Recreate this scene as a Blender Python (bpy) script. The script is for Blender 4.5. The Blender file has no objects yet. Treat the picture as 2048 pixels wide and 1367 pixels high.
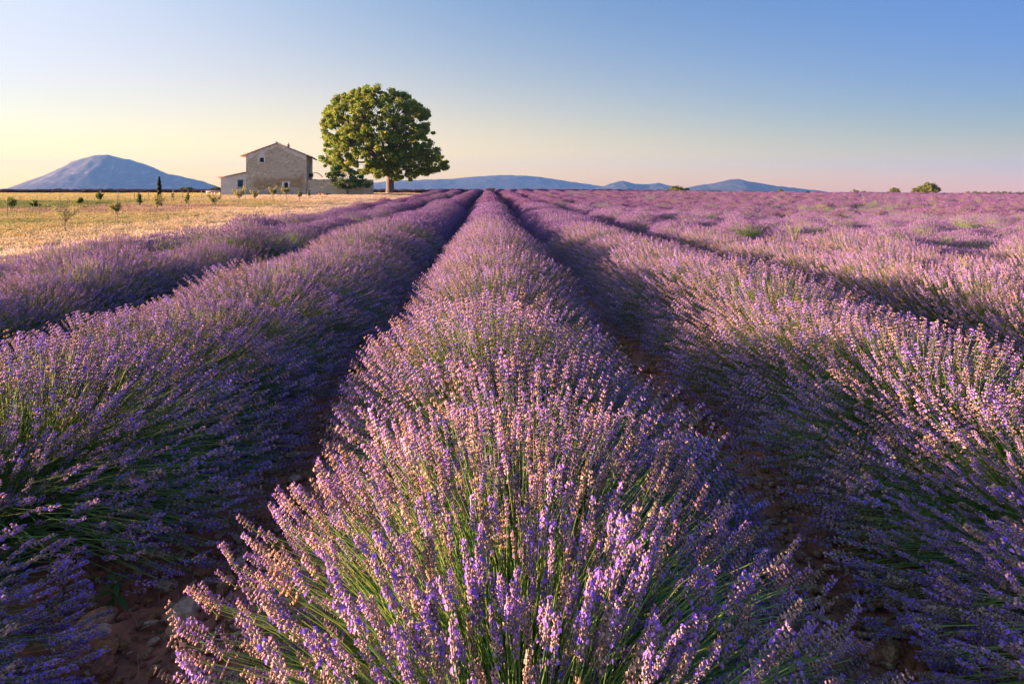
import bpy, math, random
import numpy as np
from mathutils import Vector, Matrix

R = math.radians
rng = np.random.default_rng(7)
random.seed(7)
scene = bpy.context.scene
COL = scene.collection

# ------------------------------------------------------------------ camera
CAM = Vector((-0.07, 0.0, 1.25))
cam_data = bpy.data.cameras.new('camera')
cam = bpy.data.objects.new('camera', cam_data)
COL.objects.link(cam)
cam.location = CAM
cam.rotation_euler = (R(90), 0, R(-2.42))      # level camera, frame shifted down: upright lines stay upright
cam_data.shift_y = -(683.5 - 378) / 2048
cam_data.lens = 20
cam_data.sensor_width = 36
cam_data.clip_start = 0.02
cam_data.clip_end = 30000
scene.camera = cam

# ------------------------------------------------------------------ light
SUN_EL, SUN_AZ = 7.0, -90.0           # azimuth from +Y, negative = left
SKY_STRENGTH = 0.05
world = bpy.data.worlds.new('World')
scene.world = world
world.use_nodes = True
wn, wl = world.node_tree.nodes, world.node_tree.links
bg = wn['Background']
sky = wn.new("ShaderNodeTexSky")
sky.sky_type = 'NISHITA'
sky.sun_disc = False
sky.sun_elevation = R(SUN_EL)
sky.sun_rotation = R(SUN_AZ)
sky.air_density = 1.0
sky.dust_density = 0.3
sky.ozone_density = 2.0
# morning air: smooth correction of the clear-sky colour, rosy low down, bluer and deeper away from the sun
SKY_FIT = [[-0.7267, -0.1914, 0.3176], [1.9996, 1.1404, 0.298], [1.7277, -0.0672, -1.1482], [-1.6106, -0.8182, -0.0098], [1.8354, 0.7754, -0.6998], [-0.8436, 0.1794, -0.0429], [-6.7043, -3.434, 1.1837], [-0.1705, 0.1953, 0.1539], [5.0406, 2.4293, -1.7917]]
def wmath(op, a, b=None, clamp=None):
    nd = wn.new('ShaderNodeMath'); nd.operation = op
    for i, v in enumerate((a, b)):
        if v is None: continue
        if isinstance(v, (int, float)): nd.inputs[i].default_value = v
        else: wl.new(v, nd.inputs[i])
    return nd.outputs[0]
wtc = wn.new('ShaderNodeTexCoord'); wsp = wn.new('ShaderNodeSeparateXYZ'); wl.new(wtc.outputs['Generated'], wsp.inputs[0])
wX = wmath('MULTIPLY', wsp.outputs['X'], -1.0)
wZ = wmath('MAXIMUM', wsp.outputs['Z'], 0.0)
wE = wmath('EXPONENT', wmath('MULTIPLY', wZ, -3.0)); wF = wmath('EXPONENT', wmath('MULTIPLY', wZ, -12.0))
wXX = wmath('MULTIPLY', wX, wX)
basis = [None, wX, wE, wmath('MULTIPLY', wX, wE), wXX, wF, wmath('MULTIPLY', wXX, wE), wmath('MULTIPLY', wX, wF), wmath('MULTIPLY', wXX, wF)]
wcmb = wn.new('ShaderNodeCombineXYZ')
for ch_ in range(3):
    acc = SKY_FIT[0][ch_]
    for bs_, cf_ in zip(basis[1:], SKY_FIT[1:]):
        acc = wmath('ADD', wmath('MULTIPLY', bs_, float(cf_[ch_])), acc if not isinstance(acc, (int, float)) else float(acc))
    wl.new(wmath('EXPONENT', acc), wcmb.inputs[ch_])
wmx = wn.new('ShaderNodeVectorMath'); wmx.operation = 'MULTIPLY'
wl.new(sky.outputs[0], wmx.inputs[0]); wl.new(wcmb.outputs[0], wmx.inputs[1])
wl.new(wmx.outputs[0], bg.inputs[0])
bg.inputs[1].default_value = SKY_STRENGTH

sun_data = bpy.data.lights.new('sun', 'SUN')
sun_data.energy = 4.1
sun_data.angle = R(0.6)
sun_data.color = (1.0, 0.54, 0.34)
sun = bpy.data.objects.new('sun', sun_data)
COL.objects.link(sun)
sd = Vector((math.sin(R(SUN_AZ)) * math.cos(R(SUN_EL)), math.cos(R(SUN_AZ)) * math.cos(R(SUN_EL)), math.sin(R(SUN_EL))))
sun.rotation_euler = sd.to_track_quat('Z', 'Y').to_euler()

scene.view_settings.view_transform = 'Standard'
scene.view_settings.look = 'None'
scene.view_settings.gamma = 1
scene.view_settings.exposure = 2.84
scene.view_settings.use_curve_mapping = False
scene.cycles.max_bounces = 10
scene.cycles.diffuse_bounces = 6
scene.cycles.transmission_bounces = 6
scene.cycles.volume_bounces = 0
scene.cycles.use_denoising = True

# ------------------------------------------------------------------ terrain
def sstep(a, b, x):
    t = np.clip((np.asarray(x, float) - a) / (b - a), 0, 1)
    return t * t * (3 - 2 * t)

def ground_z(x, y):
    x = np.asarray(x, float); y = np.asarray(y, float)
    rise = 0.50 * sstep(8, 88, y) * (1 - 0.90 * sstep(4, 75, x))
    lat = -np.minimum(0.045 * np.maximum(0, np.abs(x) - 1.8), 0.42) * (1 - sstep(25, 70, y))
    r = np.hypot(x, y)
    drop = -38 * sstep(135, 1400, r)
    return rise + lat + drop - 0.0035 * np.clip(x - 8, 0, 90) * sstep(20, 60, y)

def vnoise(x, y, s=1.0, seed=0):
    # cheap smooth value noise
    x = np.asarray(x, float) * s; y = np.asarray(y, float) * s
    xi = np.floor(x).astype(np.int64); yi = np.floor(y).astype(np.int64)
    fx = x - xi; fy = y - yi
    fx = fx * fx * (3 - 2 * fx); fy = fy * fy * (3 - 2 * fy)
    def h(a, b):
        n = (a * 374761393 + b * 668265263 + seed * 974711) & 0x7fffffff
        n = ((n ^ (n >> 13)) * 1274126177) & 0x7fffffff
        return ((n ^ (n >> 16)) & 0xffff) / 65535.0
    return (h(xi, yi) * (1 - fx) + h(xi + 1, yi) * fx) * (1 - fy) + (h(xi, yi + 1) * (1 - fx) + h(xi + 1, yi + 1) * fx) * fy

def fbm(x, y, s=1.0, o=4, seed=0):
    v = 0; a = 0.5
    for k in range(o):
        v = v + a * vnoise(x, y, s * 2 ** k, seed + k * 17); a *= 0.5
    return v

# pixel (2048 x 1367 frame) helpers
FPX = 2048 * 20 / 36
CROT = cam.rotation_euler.to_matrix()
def ray(px, py):
    return CROT @ Vector(((px - 1024) / FPX, -(py - 378) / FPX, -1.0))
def at(px, py, Y):
    d = ray(px, py); k = (Y - CAM.y) / d.y
    return CAM + d * k
def ground_at(px, py, y0=3, y1=120):
    d = ray(px, py)
    Y = y0
    while Y < y1:
        p = CAM + d * (Y / d.y)
        if p.z <= float(ground_z(p.x, p.y)): break
        Y *= 1.01
    return Vector((p.x, p.y, float(ground_z(p.x, p.y))))
def px_size(Y):            # metres per pixel at depth Y
    return Y / FPX * 1.03

# ------------------------------------------------------------------ mesh helpers
def make_mesh(name, verts, faces, mat=None, cols=None, smooth=False):
    """verts (N,3); faces list of (M,k) index arrays (k 3 or 4); cols (N,3) -> POINT colour attribute Col"""
    me = bpy.data.meshes.new(name)
    verts = np.asarray(verts, np.float32)
    if isinstance(faces, np.ndarray): faces = [faces]
    faces = [np.asarray(f, np.int32) for f in faces if len(f)]
    nl = sum(f.size for f in faces); nf = sum(len(f) for f in faces)
    me.vertices.add(len(verts)); me.vertices.foreach_set('co', verts.ravel())
    me.loops.add(nl); me.polygons.add(nf)
    me.loops.foreach_set('vertex_index', np.concatenate([f.ravel() for f in faces]))
    tot = np.concatenate([np.full(len(f), f.shape[1], np.int32) for f in faces])
    me.polygons.foreach_set('loop_start', np.concatenate([[0], np.cumsum(tot)[:-1]]).astype(np.int32))
    me.update(calc_edges=True)
    if smooth: me.polygons.foreach_set('use_smooth', np.ones(nf, bool))
    if cols is not None:
        a = me.color_attributes.new('Col', 'FLOAT_COLOR', 'POINT')
        c = np.ones((len(verts), 4), np.float32); c[:, :3] = cols
        a.data.foreach_set('color', c.ravel())
    if mat: me.materials.append(mat)
    me.validate()
    return me

class Geo:
    def __init__(s): s.v = []; s.f3 = []; s.f4 = []; s.c = []; s.n = 0
    def add(s, v, f, c=(1, 1, 1)):
        v = np.asarray(v, float).reshape(-1, 3); f = np.asarray(f, int)
        c = np.asarray(c, float)
        if c.ndim == 1: c = np.tile(c, (len(v), 1))
        (s.f3 if f.shape[1] == 3 else s.f4).append(f + s.n)
        s.v.append(v); s.c.append(c); s.n += len(v)
    def box(s, a, b, c=(1, 1, 1), M=None):
        x0, y0, z0 = a; x1, y1, z1 = b
        v = np.array([(x0,y0,z0),(x1,y0,z0),(x1,y1,z0),(x0,y1,z0),(x0,y0,z1),(x1,y0,z1),(x1,y1,z1),(x0,y1,z1)], float)
        if M is not None: v = v @ np.array(M.to_3x3()).T + np.array(M.translation)
        s.add(v, [(0,3,2,1),(4,5,6,7),(0,1,5,4),(1,2,6,5),(2,3,7,6),(3,0,4,7)], c)
    def prism(s, poly, y0, y1, c=(1,1,1)):
        """poly in (x,z) counter-clockwise seen from -y, extruded y0..y1"""
        n = len(poly)
        v = [(x, y0, z) for x, z in poly] + [(x, y1, z) for x, z in poly]
        for i in range(n):
            j = (i + 1) % n
            s.add([v[i], v[j], v[n + j], v[n + i]], [(0, 3, 2, 1)], c)
        for base, rev in ((0, False), (n, True)):
            cen = np.mean([v[base + i] for i in range(n)], axis=0)
            for i in range(n):
                j = (i + 1) % n
                t = [cen, v[base + i], v[base + j]]
                s.add(t, [(0, 2, 1)] if rev else [(0, 1, 2)], c)
    def tube(s, pts, rad, sides=6, c=(1,1,1), cap=True):
        pts = [Vector(p) for p in pts]; n = len(pts)
        rad = [rad] * n if isinstance(rad, (int, float)) else rad
        vs = []; prev = None
        for i, p in enumerate(pts):
            t = (pts[min(i + 1, n - 1)] - pts[max(i - 1, 0)]).normalized()
            a = prev if prev is not None else (Vector((1, 0, 0)) if abs(t.x) < .8 else Vector((0, 1, 0)))
            a = (a - t * a.dot(t)).normalized(); b = t.cross(a); prev = a
            for k in range(sides):
                w = 2 * math.pi * k / sides
                vs.append(p + (a * math.cos(w) + b * math.sin(w)) * rad[i])
        f = []
        for i in range(n - 1):
            for k in range(sides):
                k2 = (k + 1) % sides
                f.append((i*sides+k, i*sides+k2, (i+1)*sides+k2, (i+1)*sides+k))
        s.add(vs, f, c)
        if cap:
            for base, cen in ((0, pts[0]), ((n-1)*sides, pts[-1])):
                vv = [cen] + vs[base:base+sides]
                ff = [(0, k+1, (k+1) % sides + 1) if base else (0, (k+1) % sides + 1, k+1) for k in range(sides)]
                s.add(vv, ff, c)
    def mesh(s, name, mat, smooth=False):
        f = []
        if s.f3: f.append(np.concatenate(s.f3))
        if s.f4: f.append(np.concatenate(s.f4))
        return make_mesh(name, np.concatenate(s.v), f, mat, np.concatenate(s.c), smooth)
    def build(s, name, mat, parent=None, smooth=False, kind=None, label=None):
        return link(name, s.mesh(name, mat, smooth), parent, kind, label)

def link(name, me, parent=None, kind=None, label=None):
    o = bpy.data.objects.new(name, me); COL.objects.link(o)
    if parent is not None: o.parent = parent
    if kind: o['kind'] = kind
    if label: o['label'] = label
    return o
def thing(name, label, cat, loc=(0, 0, 0), rz=0, group=None):
    o = link(name, None); o.location = loc; o.rotation_euler = (0, 0, rz)
    o.empty_display_size = .1
    return tag(o, label, cat, group)
def tag(o, label, cat, group=None):
    o['label'] = label; o['category'] = cat
    if group: o['group'] = group
    return o

# ------------------------------------------------------------------ materials
def new_mat(name):
    m = bpy.data.materials.new(name); m.use_nodes = True
    return m, m.node_tree.nodes, m.node_tree.links
def leafy(name, trans=0.35, rough=0.6, inst=False, tint=(1, 1, 1), spec=.3):
    """vertex-coloured vegetation, part of the light passes through"""
    m, n, l = new_mat(name)
    out = n['Material Output']; p = n['Principled BSDF']
    p.inputs['Roughness'].default_value = rough
    p.inputs['Specular IOR Level'].default_value = spec
    a = n.new('ShaderNodeAttribute'); a.attribute_name = 'Col'
    src = a.outputs['Color']
    if inst:
        b = n.new('ShaderNodeAttribute'); b.attribute_name = 'tint'; b.attribute_type = 'INSTANCER'
        mx = n.new('ShaderNodeMix'); mx.data_type = 'RGBA'; mx.blend_type = 'MULTIPLY'; mx.inputs[0].default_value = 1
        l.new(src, mx.inputs[6]); l.new(b.outputs['Color'], mx.inputs[7]); src = mx.outputs[2]
    t = n.new('ShaderNodeBsdfTranslucent')
    mix = n.new('ShaderNodeMixShader'); mix.inputs[0].default_value = trans
    l.new(src, p.inputs['Base Color']); l.new(src, t.inputs['Color'])
    l.new(p.outputs[0], mix.inputs[1]); l.new(t.outputs[0], mix.inputs[2])
    l.new(mix.outputs[0], out.inputs['Surface'])
    return m
def plain(name, color, rough=.7, noise=0.0, scale=8.0, bump=0.0, metallic=0.0, usecol=False):
    m, n, l = new_mat(name)
    p = n['Principled BSDF']; p.inputs['Roughness'].default_value = rough
    p.inputs['Metallic'].default_value = metallic
    p.inputs['Base Color'].default_value = (*color, 1)
    tc = n.new('ShaderNodeTexCoord'); nz = n.new('ShaderNodeTexNoise'); nz.inputs['Scale'].default_value = scale
    nz.inputs['Detail'].default_value = 6
    l.new(tc.outputs['Object'], nz.inputs['Vector'])
    mr = n.new('ShaderNodeMapRange'); mr.inputs[1].default_value = .3; mr.inputs[2].default_value = .7
    mr.inputs[3].default_value = 1 - noise; mr.inputs[4].default_value = 1 + noise
    l.new(nz.outputs[0], mr.inputs[0])
    mx = n.new('ShaderNodeMix'); mx.data_type = 'RGBA'; mx.blend_type = 'MULTIPLY'; mx.inputs[0].default_value = 1
    if usecol:
        a = n.new('ShaderNodeAttribute'); a.attribute_name = 'Col'; l.new(a.outputs['Color'], mx.inputs[6])
    else: mx.inputs[6].default_value = (*color, 1)
    l.new(mr.outputs[0], mx.inputs[7]); l.new(mx.outputs[2], p.inputs['Base Color'])
    if bump:
        b = n.new('ShaderNodeBump'); b.inputs['Strength'].default_value = 1; b.inputs['Distance'].default_value = bump
        l.new(nz.outputs[0], b.inputs['Height']); l.new(b.outputs[0], p.inputs['Normal'])
    return m

M_SPIKE = leafy('lavender_flower', .30, .7, spec=.1)
M_GREEN = leafy('lavender_green', .30, .55, spec=.3)
M_FARLAV = leafy('far_lavender', .25, .8, inst=True, spec=.1)
M_GRASS = leafy('meadow_grass', .35, .7, inst=True, spec=.1)
M_LEAF = leafy('tree_leaf', .5, .5, spec=.3)
M_BARK = plain('bark', (.125, .12, .115), .9, .35, 5, .05)
M_BARKLIGHT = plain('young_bark', (.30, .24, .18), .9, .25, 20, .004)

# ------------------------------------------------------------------ ground
def region_cols(x, y):
    """albedo of the land: red soil under the lavender, straw, meadow, tilled strip, green and yellow crop"""
    n1 = fbm(x, y, .35, 4, 3); n2 = fbm(x, y, 2.2, 3, 5)
    soil = np.array((.30, .115, .062)); straw = np.array((.58, .52, .42)); meadow = np.array((.36, .35, .18))
    green = np.array((.14, .21, .07)); tilled = np.array((.31, .25, .21)); yellow = np.array((.37, .37, .17)); verge = np.array((.32, .31, .18))
    c = np.tile(soil, (len(x), 1)) * (0.75 + .5 * n2)[:, None]
    def mixin(c, col, w): return c * (1 - w[:, None]) + col * w[:, None]
    left = sstep(6.3, 6.9, -x + .5 * (n1 - .5))
    s = np.tile(straw, (len(x), 1)) * (0.88 + .24 * n1)[:, None]
    # verge between the two wheel tracks
    u = -x + 1.6 * (n1 - .5)
    s = mixin(s, verge, .75 * np.maximum(sstep(8.8, 9.3, u) * (1 - sstep(10.3, 10.8, u)), .7 * sstep(12.6, 13.4, u + n2) * (1 - sstep(14.6, 15.4, u + n2))))
    md = sstep(13.0, 17.5, u)
    mc = meadow * (0.75 + .5 * n2)[:, None]
    mc = mixin(mc, green, .65 * sstep(.52, .68, fbm(x, y, .18, 3, 31)))
    mc = mixin(mc, straw, .7 * sstep(.5, .62, fbm(x * .5, y, .25, 3, 77)))
    s = mixin(s, mc, md)
    w_ = 3 * (n1 - .5)
    till = sstep(34, 37, y + w_ + .05 * (x + 30)) * (1 - sstep(44, 47, y + w_)) * sstep(17, 21, -x)
    s = mixin(s, tilled * (0.85 + .3 * n2)[:, None], .85 * till)
    s = mixin(s, green * (0.8 + .4 * n2)[:, None], .9 * sstep(42, 45, y + w_ + .3 * (x + 46)) * sstep(27, 31, -x) * (1 - sstep(51, 53, y)))
    s = mixin(s, yellow * (0.8 + .4 * n2)[:, None], .9 * sstep(50, 53, y + w_) * sstep(14, 20, -x - .12 * y))
    s = mixin(s, straw * .95 * (0.85 + .3 * n2)[:, None], .8 * sstep(52, 58, y) * sstep(-30, -27, x))
    c = mixin(c, s, left)
    far = sstep(88, 91, y) * left
    c = mixin(c, soil * .9, far)
    r = np.hypot(x, y)
    c = mixin(c, np.array((.12, .13, .06)), sstep(140, 300, r))
    return c

def axis(dense0, dense1, step, grow, lim0, lim1):
    a = list(np.arange(dense0, dense1, step))
    s = step; v = a[-1]
    while v < lim1: s *= grow; v += s; a.append(v)
    s = step; v = a[0]; b = []
    while v > lim0: s *= grow; v -= s; b.append(v)
    return np.array(b[::-1] + a)
gx = axis(-2.6, 2.6, .022, 1.045, -5200, 5200)
gy = axis(.6, 5.5, .024, 1.03, -1500, 5200)
GX, GY = np.meshgrid(gx, gy)
fx, fy = GX.ravel(), GY.ravel()
clod = (fbm(fx, fy, 5, 3, 11) - .45) * .06 + np.maximum(0, fbm(fx, fy, 22, 3, 13) - .45) * .075
fade = 1 - sstep(10, 40, np.hypot(fx, fy))
gz = ground_z(fx, fy) + clod * fade * (1 - .6 * sstep(6.3, 7, -fx)) + (fbm(fx, fy, .4, 2, 9) - .5) * .05 * sstep(6, 10, -fx) * (1 - sstep(100, 140, fy))
nx, ny = len(gx), len(gy)
idx = np.arange(nx * ny).reshape(ny, nx)
quads = np.stack([idx[:-1, :-1].ravel(), idx[:-1, 1:].ravel(), idx[1:, 1:].ravel(), idx[1:, :-1].ravel()], 1)
M_GROUND = plain('soil_and_field', (1, 1, 1), .95, .28, 14, .02, usecol=True)
g = link('ground', make_mesh('ground', np.stack([fx, fy, gz], 1), quads, M_GROUND, region_cols(fx, fy), True))
g['kind'] = 'structure'
print('ground', nx, ny, nx * ny)

# ------------------------------------------------------------------ hills
def hill_mat(name, base, rock, thr):
    m, n, l = new_mat(name); p = n['Principled BSDF']; p.inputs['Roughness'].default_value = .95
    tc = n.new('ShaderNodeTexCoord'); nz = n.new('ShaderNodeTexNoise'); nz.inputs['Scale'].default_value = .009; nz.inputs['Detail'].default_value = 9; nz.inputs['Roughness'].default_value = .65
    mp = n.new('ShaderNodeMapping'); mp.inputs['Scale'].default_value = (1.6, .8, 3.0)
    l.new(tc.outputs['Object'], mp.inputs[0]); l.new(mp.outputs[0], nz.inputs['Vector'])
    cr = n.new('ShaderNodeValToRGB'); cr.color_ramp.elements[0].position = thr - .06; cr.color_ramp.elements[1].position = thr + .08
    cr.color_ramp.elements[0].color = (*base, 1); cr.color_ramp.elements[1].color = (*rock, 1)
    l.new(nz.outputs[0], cr.inputs[0]); l.new(cr.outputs[0], p.inputs['Base Color'])
    return m
M_HILL = hill_mat('wooded_rock', (.065, .08, .072), (.24, .23, .225), .60)
M_RIDGE = hill_mat('far_ridge', (.022, .036, .038), (.085, .085, .085), .60)
def hill(name, prof, Y, depth, mat, seed, rough=1.0):
    """prof: silhouette in pixels, left to right; built as a real ridge with front and back slopes"""
    P = [at(x, y, Y) for x, y in prof]
    xs = np.linspace(P[0].x, P[-1].x, 260)
    hz = np.interp(xs, [p.x for p in P], [p.z for p in P])
    k = np.ones(5) / 5; hz = np.convolve(np.pad(hz, 2, 'edge'), k, 'valid')
    t = np.linspace(-1, 1, 61)
    X, T = np.meshgrid(xs, t)
    base = -44.0
    H = np.interp(X, xs, hz) - base
    fall = np.where(T < 0, (1 + T) ** .75, (1 - T) ** .75) 
    Yv = Y + T * depth
    wob = (fbm(X * .004, Yv * .004, 1.0, 5, seed) - .47) * H * .30 * (1 - np.abs(T)) * np.clip(np.abs(T) * 4, 0, 1) * rough
    Z = base + H * fall + wob + (fbm(X * .03, Yv * .03, 1, 3, seed + 5) - .47) * 7 - np.abs(fbm(X * .011 + Yv * .004, Yv * .006, 1, 4, seed + 3) - .47) * 32 * (1 - np.abs(T)) * np.clip(np.abs(T) * 5, 0, 1) * np.clip(H / 60, 0, 1)
    X = X + (fbm(Yv * .003, X * .003, 1, 3, seed + 9) - .47) * 60 * np.abs(T)
    i = np.arange(X.size).reshape(X.shape)
    q = np.stack([i[:-1, :-1].ravel(), i[:-1, 1:].ravel(), i[1:, 1:].ravel(), i[1:, :-1].ravel()], 1)
    o = link(name, make_mesh(name, np.stack([X.ravel(), Yv.ravel(), Z.ravel()], 1), q, mat, None, True))
    o['kind'] = 'structure'
    return o
hill('mountain', [(10,402),(34,382),(72,359),(101,344),(126,333),(146,321.5),(171,315),(193,309.5),(218,310),(238,315),(260,319),(287,327.5),(314,338),(330,346),(368,354),(404,362),(427,370),(440,378),(462,400)], 3600, 330, M_HILL, 4)
hill('hill', [(-200,388),(-120,372),(-40,381),(0,378),(10,377),(18,380),(28,382),(36,386),(60,396)], 4600, 250, M_HILL, 21)
hill('ridge', [(600,395),(660,378),(720,368),(780,362),(850,359),(900,358),(930,355),(965,352),(1005,350),(1045,351),(1080,354),(1120,360),(1160,366),(1210,373),(1260,380),(1300,392)], 4600, 420, M_RIDGE, 31)
hill('ridge', [(1130,396),(1180,379),(1205,373),(1228,365),(1246,361),(1262,366),(1290,369),(1318,366),(1345,372),(1390,381),(1420,392)], 3700, 260, M_RIDGE, 41)
hill('ridge', [(1330,392),(1360,377),(1400,370),(1430,366),(1455,360),(1476,357),(1500,363),(1540,370),(1580,375),(1620,379),(1650,383),(1690,393)], 3400, 260, M_RIDGE, 51)

# ------------------------------------------------------------------ lavender
C_CAL = np.array((.42, .325, .46)); C_CALG = np.array((.54, .43, .40)); C_COR = np.array((.26, .17, .86)); C_COR2 = np.array((.45, .27, .90))
C_STEM = np.array((.18, .42, .13)); C_STEM2 = np.array((.37, .48, .12)); C_LEAF = np.array((.14, .33, .12))

def frames(d, roll=None):
    d = d / np.linalg.norm(d, axis=1, keepdims=True)
    ref = np.where(np.abs(d[:, 2:3]) < .9, np.array([[0, 0, 1.]]), np.array([[1., 0, 0]]))
    a = np.cross(ref, d); a /= np.linalg.norm(a, axis=1, keepdims=True)
    b = np.cross(d, a)
    if roll is not None:
        c, s = np.cos(roll)[:, None], np.sin(roll)[:, None]
        a, b = a * c + b * s, b * c - a * s
    return np.stack([a, b, d], 2)      # columns

def scatter_template(V, F, C, pos, M, sc, tint):
    """copies of a template: V (n,3), pos (N,3), M (N,3,3), sc (N,) or (N,3), tint (N,3)"""
    N, n = len(pos), len(V)
    sc = sc[:, None] if sc.ndim == 1 else sc
    W = V[None] * sc[:, None, :]
    W = np.einsum('nij,nkj->nki', M, W) + pos[:, None]
    FF = (F[None] + (np.arange(N) * n)[:, None, None]).reshape(-1, F.shape[1])
    CC = (C[None] * tint[:, None]).reshape(-1, 3)
    return W.reshape(-1, 3), FF, CC

def tetra(p, d, ln, r, col, tipcol, roll):
    """small calyx: three-sided bud, widest at 60 per cent, open tip"""
    d = d / np.linalg.norm(d); fr = frames(d[None], np.array([roll]))[0]
    v = [p]
    for k in range(3):
        a = k * 2.094
        v.append(p + fr[:, 0] * math.cos(a) * r + fr[:, 1] * math.sin(a) * r + d * ln * .62)
    v.append(p + d * ln)
    f = [(0, 2, 1), (0, 3, 2), (0, 1, 3), (4, 1, 2), (4, 2, 3), (4, 3, 1)]
    return np.array(v), np.array(f), np.array([col * .8, col, col, col, tipcol])

def petal_star(p, d, r, col, roll, n=4):
    d = d / np.linalg.norm(d); fr = frames(d[None], np.array([roll]))[0]
    v = [p - d * r * .5]; f = []
    for k in range(n):
        a = k * 2 * math.pi / n
        v.append(p + (fr[:, 0] * math.cos(a) + fr[:, 1] * math.sin(a)) * r)
    for k in range(n): f.append((0, k + 1, (k + 1) % n + 1))
    return np.array(v), np.array(f), np.tile(col, (n + 1, 1))

def spike_template(rs, lod):
    """flower spike 0..~0.06 m along z"""
    V, F, C = [], [], []; n = 0
    def put(t):
        nonlocal n
        V.append(t[0]); F.append(t[1] + n); C.append(t[2]); n += len(t[0])
    L = rs.uniform(.040, .060)
    wh, cal, cor = {0: (8, 7, 3), 1: (7, 5, 2), 2: (4, 3, 2)}.get(lod, (3, 3, 1))
    if lod >= 3:
        # stacked ragged whorls
        k = 3 if lod == 3 else 2
        for i in range(k):
            z0 = L * i / k; r = (.0100 if lod == 3 else .012) * (1 - .3 * i / k) * rs.uniform(.8, 1.2)
            v = [(0, 0, z0 - .003)]
            for q in range(3):
                a = q * 2.094 + i * 1.1 + rs.uniform(-.3, .3)
                v.append((math.cos(a) * r, math.sin(a) * r, z0 + L / k * rs.uniform(.45, .75)))
            v.append((0, 0, z0 + L / k * 1.1))
            f = [(0, 2, 1), (0, 3, 2), (0, 1, 3), (4, 1, 2), (4, 2, 3), (4, 3, 1)]
            c = np.array([C_CAL * .6, C_COR * rs.uniform(.6, 1.0), C_CAL * .85, C_COR2 * .62, C_CAL * .85])
            put((np.array(v), np.array(f), c))
        return np.concatenate(V), np.concatenate(F), np.concatenate(C)
    zs = np.linspace(0, L, wh); zs[0] -= rs.uniform(.004, .016)      # lowest whorl stands apart
    for i, z in enumerate(zs):
        t = i / (wh - 1); rad = .0047 * (1 - .35 * t) * (1.15 if lod > 1 else 1)
        for q in range(cal):
            a = q * 2 * math.pi / cal + i * .9 + rs.uniform(-.35, .35)
            out = np.array((math.cos(a), math.sin(a), 0))
            d = out * rs.uniform(.5, .95) + np.array((0, 0, rs.uniform(.55, 1.1)))
            p = np.array((0, 0, z)) + out * rad * .35
            ln = rs.uniform(.0066, .0088) * (1.25 if lod == 2 else 1)
            col = C_CAL * rs.uniform(.75, 1.25) if rs.random() < (.62 if lod < 2 else .72) else C_CALG * rs.uniform(.8, 1.2)
            put(tetra(p, d, ln, .0021 * (1, 1.25, 2.0)[lod], col, col * 1.2 + .03, rs.uniform(0, 6)))
        t_ = t
        for q in range(cor):
            if rs.random() < ((.55 if t_ < .5 else .2) if lod < 2 else .28): continue
            a = rs.uniform(0, 6.28); out = np.array((math.cos(a), math.sin(a), rs.uniform(.2, .9)))
            out /= np.linalg.norm(out)
            put(petal_star(np.array((0, 0, z + .004)) + out * rs.uniform(.0085, .0105) * (1 - .2 * t), out, rs.uniform(.0026, .0040) * (1, 1.2, 1.6)[lod],
                           (C_COR if rs.random() < .6 else C_COR2) * rs.uniform(.8, 1.2), rs.uniform(0, 6), 4 if lod == 0 else 3))
    # axis
    put((np.array([(.001, 0, zs[0]), (-.0006, .0009, zs[0]), (-.0006, -.0009, zs[0]), (0, 0, L)]), np.array([(0, 1, 3), (1, 2, 3), (2, 0, 3)]), np.tile(C_STEM, (4, 1))))
    return np.concatenate(V), np.concatenate(F), np.concatenate(C)

def stem_mesh(P0, P1, P2, r, seg, col, sides=3):
    """quadratic curves as thin tubes; P* (N,3)"""
    N = len(P0); rings = []
    for i in range(seg + 1):
        t = i / seg
        p = P0 * (1 - t) ** 2 + P1 * 2 * t * (1 - t) + P2 * t * t
        d = (P1 - P0) * 2 * (1 - t) + (P2 - P1) * 2 * t + 1e-6
        fr = frames(d)
        ring = []
        for k in range(sides):
            a = 2 * math.pi * k / sides if sides > 2 else math.pi * k
            ring.append(p + (fr[:, :, 0] * math.cos(a) + fr[:, :, 1] * math.sin(a)) * (r * (1 - .45 * t))[:, None])
        rings.append(np.stack(ring, 1))
    V = np.stack(rings, 1)              # N, seg+1, sides, 3
    n = (seg + 1) * sides
    f = []
    for i in range(seg):
        for k in range(sides if sides > 2 else 1):
            k2 = (k + 1) % sides
            f.append((i * sides + k, i * sides + k2, (i + 1) * sides + k2, (i + 1) * sides + k))
    f = np.array(f)
    FF = (f[None] + (np.arange(N) * n)[:, None, None]).reshape(-1, 4)
    return V.reshape(-1, 3), FF, np.repeat(col, n, axis=0)

def faded(t): return t[0], t[1], t[2].mean(1, keepdims=True) * np.array((1.05, .85, .72))
SPIKES = {k: [(faded if k < 3 and i == 1 else (lambda t: t))(spike_template(np.random.default_rng(100 * k + i), k)) for i in range(nv)] for k, nv in ((0, 7), (1, 5), (2, 4), (3, 3), (4, 2))}

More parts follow.
